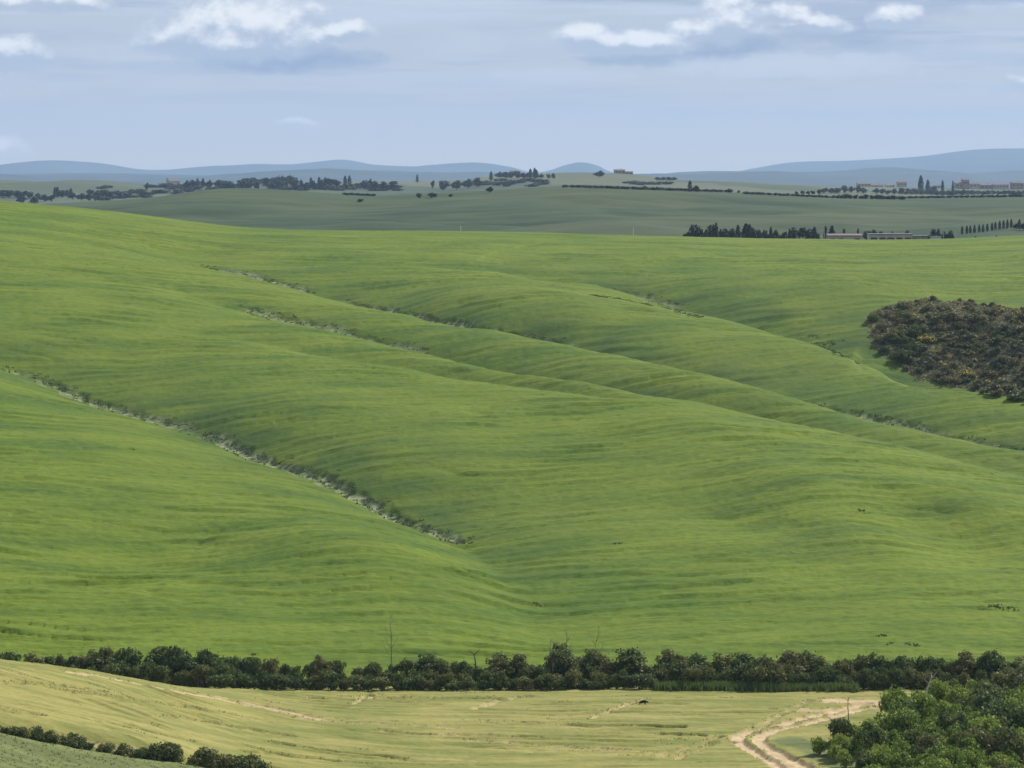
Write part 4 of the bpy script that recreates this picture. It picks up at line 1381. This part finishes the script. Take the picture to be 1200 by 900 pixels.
# the far ridge (about 3.8 km)
F0, F1 = 2500, 4300
ridge_trees = []
for q, top, wpx in ((172, 213, 5), (219, 211.5, 9), (226, 210.5, 9), (245, 211, 7), (256.5, 210.5, 8), (268, 212.5, 14), (284, 211.5, 12), (292, 212, 10), (301, 213, 7), (312, 208.5, 6), (319, 213, 8), (326, 212.5, 8),
                    (347, 213, 8), (358, 212.5, 8), (367, 211.5, 8), (386, 208, 16), (394, 209, 12), (376, 211, 9), (427, 211, 10), (434, 209.5, 6), (440, 212, 10), (450, 212.5, 12), (462, 212.5, 12), (507, 210.5, 5), (520, 212, 12), (535, 211.5, 12), (548, 210, 12), (560, 208.5, 12)):
    ridge_trees.append((q, top + 11, top, wpx, 0, 'dark rounded tree on the left far ridge ' + ('near the church' if q < 305 else 'among the cypresses' if q < 415 else 'right of the cypresses'), 'round trees of the left far ridge'))
for q, top in ((231.5, 209), (238, 209), (331, 206), (336, 210.5), (340.5, 206), (344, 211), (353, 210.5), (364.5, 208), (374, 207.5), (381, 208), (404.5, 206), (409.5, 205.8), (575.5, 200.8)):
    ridge_trees.append((q, top + 11, top, 4.2, 1, 'pointed dark cypress on the left far ridge against the blue mountains', 'cypresses of the left far ridge'))
ridge_trees.append((489, 214, 204.5, 3.2, 1, 'lone thin cypress on the bare far ridge left of centre', None))
for q, top, wpx in ((585, 201.5, 9), (592, 201.5, 10), (599, 202, 8), (606, 200.5, 9), (613, 202, 8), (618, 202.5, 6), (634, 204, 6), (643, 204, 6)):
    ridge_trees.append((q, 209, top, wpx, 0, 'dark tree among the houses on the wooded hilltop at centre', 'trees of the central hilltop'))
for q, top in ((621.5, 198), (626.5, 196.8), (628.5, 199), (648.5, 203)):
    ridge_trees.append((q, 209, top, 4.5, 1, 'dark cypress on the wooded hilltop at centre', 'cypresses of the central hilltop'))
ridge_trees.append((702.5, 208, 200, 10, 0, 'lone round tree on the bare summit left of the brick farmhouse', None))
for q in (771, 777, 784, 789):
    ridge_trees.append((q, 211.5, 207.5, 8, 0, 'low dark tree in the clump on the slope right of the brick farmhouse', 'clump right of the farmhouse'))
for q in np.arange(566, 640, 4.0):
    ridge_trees.append((q, rnd.uniform(212, 219), 0, 10, 2, 'dark tree in the wood on the slope below the central hilltop', 'wood below the central hilltop'))
for q in np.arange(735, 785, 8):
    ridge_trees.append((q, rnd.uniform(214, 217), 0, 9, 2, 'dark shrub in the hollow below the brick farmhouse', 'shrubs below the farmhouse'))
for q in np.arange(345, 470, 4.5):
    ridge_trees.append((q, rnd.uniform(218, 224), 0, 10, 2, 'dark tree in the wood on the slope below the left far ridge', 'wood below the left far ridge'))
for q in np.arange(120, 345, 3.2):
    ridge_trees.append((q, rnd.uniform(220, 235) - max(0, (q - 160)) * .06, 0, 11, 2, 'dark tree in the wood between the left farm and the church', 'wood on the left far slope'))
for q, base, wpx in ((4, 231.5, 12), (11, 231.5, 10), (20, 232, 11), (28, 231.5, 13), (35, 233, 9), (44, 235, 10), (52, 236, 10), (60, 236.5, 10), (40, 239, 12), (25, 238, 12), (72, 231.5, 9), (78, 231, 8), (105, 229.5, 9), (114, 231.5, 9), (121, 231, 11), (128, 233, 11), (85, 234, 10), (95, 235, 10), (104, 235, 10), (112, 236, 10)):
    ridge_trees.append((q, base, base - 8.5, wpx, 0, 'dark tree near the small farm at the left edge below the mountains', 'trees near the left farm'))
for q, top in ((64.5, 219.5), (67.5, 219), (83, 220.5)):
    ridge_trees.append((q, 231.5, top, 4.5, 1, 'dark cypress left of the small farm at the left edge', 'cypresses near the left farm'))
for q, base, top, wpx in ((966, 227, 219.5, 10), (974, 227, 220.5, 9), (981, 227, 220.5, 9), (990, 226, 217, 8), (997.5, 226, 218.5, 9), (1006, 226, 217.5, 8), (1012, 227, 220, 8), (1027, 227, 220.5, 9), (1034, 227, 221, 8), (1040, 228, 222, 9), (1048, 228, 221, 9), (1056, 228, 220.5, 9), (1065, 227, 220, 9), (1072, 227, 220.5, 9), (1094, 228, 218.5, 8), (1140, 228, 222.5, 7), (1130, 228, 221, 6)):
    ridge_trees.append((q, base, top, wpx, 0, 'dark tree among the pale houses on the right far ridge', 'trees of the right far ridge'))
for q in np.arange(1062, 1212, 6):
    ridge_trees.append((q, rnd.uniform(227.5, 230), 223, 9, 0, 'dark tree in the belt below the village at the right edge', 'tree belt below the village'))
ridge_trees += [(1079, 227, 205.8, 6.5, 1, 'tallest broad cypress on the right far ridge', None), (1087.2, 227, 210.8, 5.2, 1, 'second cypress just right of the tallest on the right ridge', None),
                (1104.5, 227, 211.3, 3.6, 1, 'slim cypress right of the flat-roofed house on the right ridge', None), (1116.5, 227, 212, 3.0, 1, 'thin leaning cypress left of the village at the right edge', None)]
for q, base, top, wpx, kd, lab, grp in ridge_trees:
    if kd == 2:
        far_put(fshr, q, base, base - rnd.uniform(2.8, 4.6), F0, F1, lab, 'tree', grp, wpx * rnd.uniform(1.3, 2.0), 9, 5)
    elif kd == 1:
        far_put(cyps, q, base, top, F0, F1, lab, 'cypress', grp, wpx, 2.6, 11)
    else:
        far_put(rounds, q, base, top, F0, F1, lab, 'tree', grp, wpx * 1.3, 9, 8)

# ---------------------------------------------------------------- buildings
def house(label, q, d, base, w, dep, h, roof_h, rot=0.0, wall='stucco', roof='tile', wins=3, rows=1, flat=False, cat='house', name='stone_house', chimney=True, arches=False):
    """walls with gables, a two-sided roof of thick slabs, recessed-looking windows with shutters, a door, a chimney"""
    e = bpy.data.objects.new(name, None); COL.objects.link(e)
    x = (q - 600) / FPX * d
    z = CAMZ + float(ray(q, base)[1]) * d
    gz = float(ground_z(x, d)[0])
    z = min(z, gz + .3) if z < gz + 6 else gz
    e.location = (x, d, z); e.rotation_euler = (0, 0, rot)
    hw, hd = w / 2, dep / 2
    mb = MB().box(-hw, hw, -hd, hd, -4.0, h)
    if not flat:
        for sx in (-hw + .01, hw - .31):
            mb.add([(sx, -hd, h), (sx, hd, h), (sx, 0, h + roof_h), (sx + .3, -hd, h), (sx + .3, hd, h), (sx + .3, 0, h + roof_h)], [(0, 2, 1), (3, 4, 5), (0, 3, 5, 2), (1, 2, 5, 4), (0, 1, 4, 3)])
    obj('wall', mb.mesh('house_wall', M[wall]), e)
    if flat:
        rf = obj('roof', MB().box(-hw - .3, hw + .3, -hd - .3, hd + .3, h + .003, h + .35).mesh('house_roof', M[roof]), e)
    else:
        r = MB(); o_ = .45; sl = roof_h / hd
        for s in (-1, 1):
            A = [(-hw - o_, s * (hd + o_), h - o_ * sl + .02), (hw + o_, s * (hd + o_), h - o_ * sl + .02), (hw + o_, 0, h + roof_h + .02), (-hw - o_, 0, h + roof_h + .02)]
            B = [(p[0], p[1], p[2] + .25) for p in A]
            r.add(A + B, [(0, 1, 2, 3), (7, 6, 5, 4), (0, 4, 5, 1), (1, 5, 6, 2), (2, 6, 7, 3), (3, 7, 4, 0)])
        rf = obj('roof', r.mesh('house_roof', M[roof]), e)
    if chimney:
        obj('chimney', MB().box(hw * .3, hw * .3 + .8, -.4, .4, h + roof_h * .6, h + roof_h + 1.1).mesh('house_chimney', M[wall]), rf)
    wm = MB().box(-.5, .5, -.05, .09, -.75, .75).mesh('house_window', M['glass'])
    sm = MB().box(-.98, -.53, -.07, .05, -.8, .8).box(.53, .98, -.07, .05, -.8, .8).mesh('house_shutters', M['shutter'])
    for r_ in range(rows):
        for i in range(wins):
            if r_ == 0 and i == wins // 2:
                continue
            wx = -hw + w * (i + .5) / wins; wz = (h / rows) * (r_ + .55)
            wo_ = obj('window', wm, e, (wx, -hd - .04, wz)); obj('shutters', sm, wo_)
    if arches:
        for i in range(5):
            ax = -hw + w * (i + .5) / 5
            obj('barn_opening', MB().box(ax - 1.3, ax + 1.3, -hd - .05, -hd + .1, .1, h * .72).mesh('barn_opening', M['dark']), e)
    else:
        obj('door', MB().box(-hw + w * (wins // 2 + .5) / wins - .6, -hw + w * (wins // 2 + .5) / wins + .6, -hd - .06, -hd + .1, 0, 2.2).mesh('house_door', M['shutter']), e)
    return tag(e, label, cat)


G2 = GD + 12
house('long low farm building with a dull ridged roof left of the pale barn', 988, G2, 283.5, 13.6, 7, 4.0, .6, .06, 'stucco', 'tile', 4, 1, cat='barn', name='farm_building', chimney=False)
house('small whitewashed shed half hidden by the grove', 941, G2 - 22, 282, 6.2, 5, 2.4, .5, 0, 'white', 'grey', 3, 1, flat=True, cat='shed', name='farm_shed', chimney=False)
house('long pale barn with dark openings just beyond the crest', 1042, G2, 284.5, 17.5, 8, 4.4, .4, .02, 'stucco', 'grey', 5, 1, flat=True, cat='barn', name='long_barn', chimney=False, arches=True)
house('low grey annex at the right end of the long pale barn', 1075, G2 + 4, 284.5, 7.5, 6, 3.5, .6, 0, 'grey', 'grey', 2, 1, flat=True, cat='shed', name='farm_shed', chimney=False)
house('white shed roof showing in the dark clump right of the barn', 1096, G2 - 26, 281, 3.4, 4, 3.9, .5, .1, 'white', 'grey', 2, 1, flat=True, cat='shed', name='farm_shed', chimney=False)
FD = 3740.0
house('brick farmhouse with two storeys on the bare central summit', 725.5, FD, 205.4, 13, 10, 6.0, 1.6, .1, 'brick', 'tile', 3, 2, cat='farmhouse', name='farmhouse')
house('lower wing at the right of the summit farmhouse', 736.5, FD - 4, 205.6, 9.5, 8, 4.2, 1.2, .1, 'brick', 'tile', 3, 1, cat='farmhouse', name='farmhouse_wing', chimney=False)
ch = house('small church with a bell tower on the left far ridge', 205, 3690, 219, 14, 10, 7.0, 2.2, .25, 'stucco', 'tile', 3, 1, cat='church', name='village_church', chimney=False)
obj('bell_tower', MB().box(-9.6, -7.1, -1.6, 1.6, -3, 10.2).mesh('bell_tower', M['stucco']), ch)
obj('tower_cap', MB().add([(-9.9, -1.9, 10.2), (-6.8, -1.9, 10.2), (-6.8, 1.9, 10.2), (-9.9, 1.9, 10.2), (-8.35, 0, 12.0)], [(0, 1, 4), (1, 2, 4), (2, 3, 4), (3, 0, 4), (3, 2, 1, 0)]).mesh('tower_cap', M['tile']), ch)
house('pale farm building with a red roof below the left cypresses', 89.5, 2900, 227.6, 7, 6, 2.4, 1.3, .2, 'white', 'tile', 3, 1, name='farmhouse')
house('long pale shed at the small farm near the left edge', 100, 2850, 231, 9, 5, 2.0, .9, -.1, 'white', 'tile', 4, 1, cat='shed', name='farm_shed', chimney=False)
house('pale low building at the far left edge below the dark trees', 6, 2500, 235.5, 10, 6, 2.0, .9, 0, 'white', 'grey', 4, 1, cat='shed', name='farm_shed', chimney=False)
house('small white hut on the middle hill skyline', 767, 1720, 223.2, 5.0, 3, 1.0, .4, 0, 'white', 'grey', 2, 1, flat=True, cat='hut', name='small_hut', chimney=False)
house('pale house among trees at the left of the central hilltop', 589, FD + 30, 207, 8, 7, 3.6, 1.4, .2, 'white', 'tile', 3, 1, name='hill_house')
house('grey stone house in the middle of the central hilltop', 602, FD + 40, 206.5, 10, 8, 5.6, 1.6, -.15, 'stucco', 'tile', 3, 2, name='hill_house')
house('dark stone house at the right of the central hilltop', 639, FD + 10, 208, 9, 7, 3.8, 1.4, .1, 'brick', 'tile', 3, 1, name='hill_house')
for q, base, w, h, rot, wl, fl, lab in (
        (1011, 221.5, 17, 5.2, .1, 'stucco', False, 'wide pale house leftmost of the right ridge houses'),
        (1027, 222.5, 15, 4.6, -.1, 'stucco', False, 'second pale house from the left on the right ridge'),
        (1041.5, 223.5, 11, 5.4, .15, 'white', False, 'small white gabled house on the right ridge'),
        (1055.5, 223, 12, 8.0, 0, 'stucco', False, 'tall pale house left of the tallest cypress'),
        (1098, 224, 11, 5.4, .05, 'stucco', True, 'flat-roofed house between the cypresses on the right ridge'),
        (1124, 225, 13, 8.5, .1, 'brick', False, 'reddish village house at the left of the right-edge village'),
        (1130, 225.5, 8, 12.5, .1, 'brick', False, 'tall house with the highest roof of the right-edge village'),
        (1141, 225.5, 13, 8.6, -.08, 'stucco', False, 'pale village house right of the highest roof'),
        (1154, 225.5, 15, 7.4, .05, 'brick', False, 'long brick village house in the middle of the right-edge village'),
        (1171, 225.5, 20, 7.8, .0, 'stucco', False, 'longest pale house of the right-edge village'),
        (1190, 225.5, 15, 9.6, .1, 'brick', False, 'high-roofed village house close to the right edge'),
        (1204, 225.5, 15, 8.2, 0, 'stucco', False, 'village house cut by the right edge')):
    house(lab, q, 3720.0, base, w, 9, h * 1.25, 1.6, rot, wl, 'tile', max(3, int(w / 4)), 2 if h > 5 else 1, flat=fl, name='village_house')

# poles beyond the crest
def pole(label, q, d, top, r=.14, arm=True, white=False):
    e = bpy.data.objects.new('utility_pole', None); COL.objects.link(e)
    x = (q - 600) / FPX * d
    z = float(ground_z(x, d)[0])
    hgt = CAMZ + float(ray(q, top)[1]) * d - z
    e.location = (x, d, z)
    obj('post', MB().tube([(0, 0, -.5), (0, 0, hgt * .5), (0, 0, hgt)], [r, r * .85, r * .65], 8).mesh('pole_post', M['white' if white else 'wood']), e)
    if arm:
        a = obj('crossarm', MB().box(-.8, .8, r * .7, r * .7 + .12, hgt - .55, hgt - .42).mesh('pole_crossarm', M['wood']), e)
        for s in (-.7, .7):
            obj('insulator', MB().tube([(s, r * .7 + .06, hgt - .42), (s, r * .7 + .06, hgt - .22)], [.06, .045], 6).mesh('pole_insulator', M['porcelain']), a)
    return tag(e, label, 'pole')


pole('thin white post standing beyond the crest left of centre', 540, 1100, 264.5, .16, False, True)
pole('thin white post beyond the crest right of centre', 742, 1100, 266.5, .16, False, True)
pole('utility pole at the right end of the grove beside the farm roof', 965.5, 1140, 263.5, .16)
pole('utility pole in front of the dark clump right of the barn', 1105, 1120, 268.5, .16)

# ---------------------------------------------------------------- small black animal in the crop by a wheel mark
def animal():
    e = bpy.data.meshes.new('black_animal')
    J = [((0, 0, .56), .23), ((.34, 0, .58), .25), ((.56, 0, .55), .20), ((.76, 0, .46), .13), ((.95, 0, .36), .06),      # back, shoulder, neck, head, snout
         ((-.30, 0, .55), .22), ((-.46, 0, .50), .13), ((-.60, 0, .40), .02),                                                # loin, rump, tail
         ((.38, .12, .34), .075), ((.36, .13, .16), .045), ((.38, .13, .02), .04), ((.38, -.12, .34), .075), ((.40, -.13, .16), .045), ((.40, -.13, .02), .04),
         ((-.36, .12, .36), .09), ((-.44, .13, .19), .045), ((-.40, .13, .02), .04), ((-.36, -.12, .36), .09), ((-.46, -.13, .19), .045), ((-.43, -.13, .02), .04),
         ((.70, .08, .60), .02), ((.70, -.08, .60), .02)]
    Eg = [(0, 1), (1, 2), (2, 3), (3, 4), (0, 5), (5, 6), (6, 7), (1, 8), (8, 9), (9, 10), (1, 11), (11, 12), (12, 13), (5, 14), (14, 15), (15, 16), (5, 17), (17, 18), (18, 19), (2, 20), (2, 21)]
    e.from_pydata([j[0] for j in J], Eg, [])
    e.materials.append(M['hide'])
    o = obj('black_animal', e, label='small black animal standing in the pale crop beside a wheel mark', cat='animal')
    sk = o.modifiers.new('skin', 'SKIN')
    for i, j in enumerate(J):
        e.skin_vertices[0].data[i].radius = (j[1], j[1])
    e.skin_vertices[0].data[0].use_root = True
    o.modifiers.new('subdivision', 'SUBSURF').levels = 1
    return o


an = animal()
w_ = see(753, 826, 330, 382, .25)
an.location = w_
an.rotation_euler = (0, 0, .15)
an.scale = (.85, .85, .75)

# ---------------------------------------------------------------- stuff: tufts, verge grass, crop
def blades(name, X, Y, Z, hgt, wid, mat, per=3, seed=1, label=None, lean=.35):
    rng = np.random.default_rng(seed)
    n = len(X)
    X = np.repeat(X, per); Y = np.repeat(Y, per); Z = np.repeat(Z, per); h = np.repeat(hgt, per) * rng.uniform(.6, 1.2, n * per); w = np.repeat(wid, per)
    a = rng.uniform(0, 6.283, n * per); la = rng.uniform(0, 6.283, n * per); ll = rng.uniform(0, lean, n * per) * h
    ox = rng.normal(size=n * per) * w * .8; oy = rng.normal(size=n * per) * w * .8
    ca, sa = np.cos(a) * w / 2, np.sin(a) * w / 2
    V = np.stack([np.column_stack([X + ox - ca, Y + oy - sa, Z - .06]), np.column_stack([X + ox + ca, Y + oy + sa, Z - .06]),
                  np.column_stack([X + ox + np.cos(la) * ll, Y + oy + np.sin(la) * ll, Z + h])], 1).reshape(-1, 3)
    F = np.arange(3 * n * per).reshape(-1, 3)
    me = mesh_np(name, V, F, mat, attrs={'tint': np.repeat(np.clip(np.repeat(rng.random(n), per) * .6 + rng.random(n * per) * .4, 0, 1), 3)})
    return obj(name, me, kind='stuff', label=label)


rg = np.random.default_rng(44)
# dark tufts on the broken banks of the gullies
tx, ty, th = [], [], []
for g in GULLY:
    if not g['soil']:
        continue
    S = spline(g['w'][:, :2], 400)
    for (a, b, v) in g['soil']:
        n = int(760 * (b - a) * v)
        t = rg.uniform(a, b, n)
        i = np.clip((t * 399).astype(int), 0, 398)
        p = S[i]; q = S[i + 1] - S[i]
        nr = np.column_stack([-q[:, 1], q[:, 0]]); nr /= np.linalg.norm(nr, axis=1, keepdims=True) + 1e-9
        cl = 1.0 * np.sin(t * 90) + .8 * np.sin(t * 233 + 1)
        off = np.where(rg.random(n) < .45, rg.normal(1.5, .7, n), rg.normal(-.6, 1.5, n)) + cl * .5 + g.get('off', .5)
        p = p + nr * off[:, None]
        tx.append(p[:, 0]); ty.append(p[:, 1]); th.append(rg.uniform(.12, .36, n))
for (px_, py_, n_, wd_) in ((723, 637, 4, .35), (1035, 745, 6, .4), (1070, 756, 4, .35), (1165, 712, 7, .8), (1180, 714, 7, .9), (1012, 600, 4, .4), (298, 767, 3, .2), (955, 394, 16, 1.5), (975, 404, 20, 1.8), (965, 402, 14, 1.6), (630, 711, 4, .4), (1040, 755, 3, .3), (157, 527, 2, .2)):
    w_ = see(px_, py_, 395, 900, .5)
    tx.append(w_[0] + rg.normal(0, wd_, n_)); ty.append(w_[1] + rg.normal(0, wd_ * .7, n_)); th.append(rg.uniform(.10, .28, n_))
tx, ty, th = np.concatenate(tx), np.concatenate(ty), np.concatenate(th)
k = np.abs(tx) < .2 * ty
tx, ty, th = tx[k], ty[k], th[k]
blades('gully_tufts', tx, ty, on_sheet('green_hill', tx, ty), th, np.full(len(tx), .42), M['tuft'], 6, 5, 'dark weedy tufts along the eroded gullies of the green hill', .6)
# green verge in front of the hedge
n = 5200
vx = rg.uniform(770, 1010, n); vd = 378.0 + rg.normal(0, .5, n) - .006 * (vx - 770)
X = (vx - 600) / FPX * vd
blades('verge_grass', X, vd, on_sheet('wheat_field', X, vd), rg.uniform(.5, 1.2, n), np.full(n, .16), M['grass'], 4, 6, 'bright green verge grass in front of the right hedgerow')
# ripening crop standing in the pale field
n = 105000
Y = rg.uniform(287, 380.5, n); X = rg.uniform(-.188, .188, n) * Y
bare = on_sheet('wheat_field', X, Y, 'bare'); gr = on_sheet('wheat_field', X, Y, 'green')
swy = Y + .30 * X * smoothstep(-10, -50, X) + 1.2 * pn(X / 16, Y / 16, 100)
line = pn(X / 12, swy / 1.5, 111) + .5 * pn(X / 6, swy / .8, 112)
edge = (bare > .04)
k = (bare < .35) & (gr < .5) & ((line > .52) | edge)
blades('ripening_crop', X[k], Y[k], on_sheet('wheat_field', X[k], Y[k]), rg.uniform(.08, .20, k.sum()), np.full(k.sum(), .13), M['straw'], 3, 7, 'pale ripening crop covering the foreground field', .5)
k = (gr >= .5) & (rg.random(len(X)) < .22) & (X < 0)
blades('slope_grass', X[k], Y[k], on_sheet('wheat_field', X[k], Y[k]), rg.uniform(.08, .2, k.sum()), np.full(k.sum(), .14), M['blade'], 3, 8, 'short green crop on the slope below the ditch', .5)
drop_unused(shrubs + thick + trees + scrubs + lows + brooms + rounds + umbr + cyps + fshr)
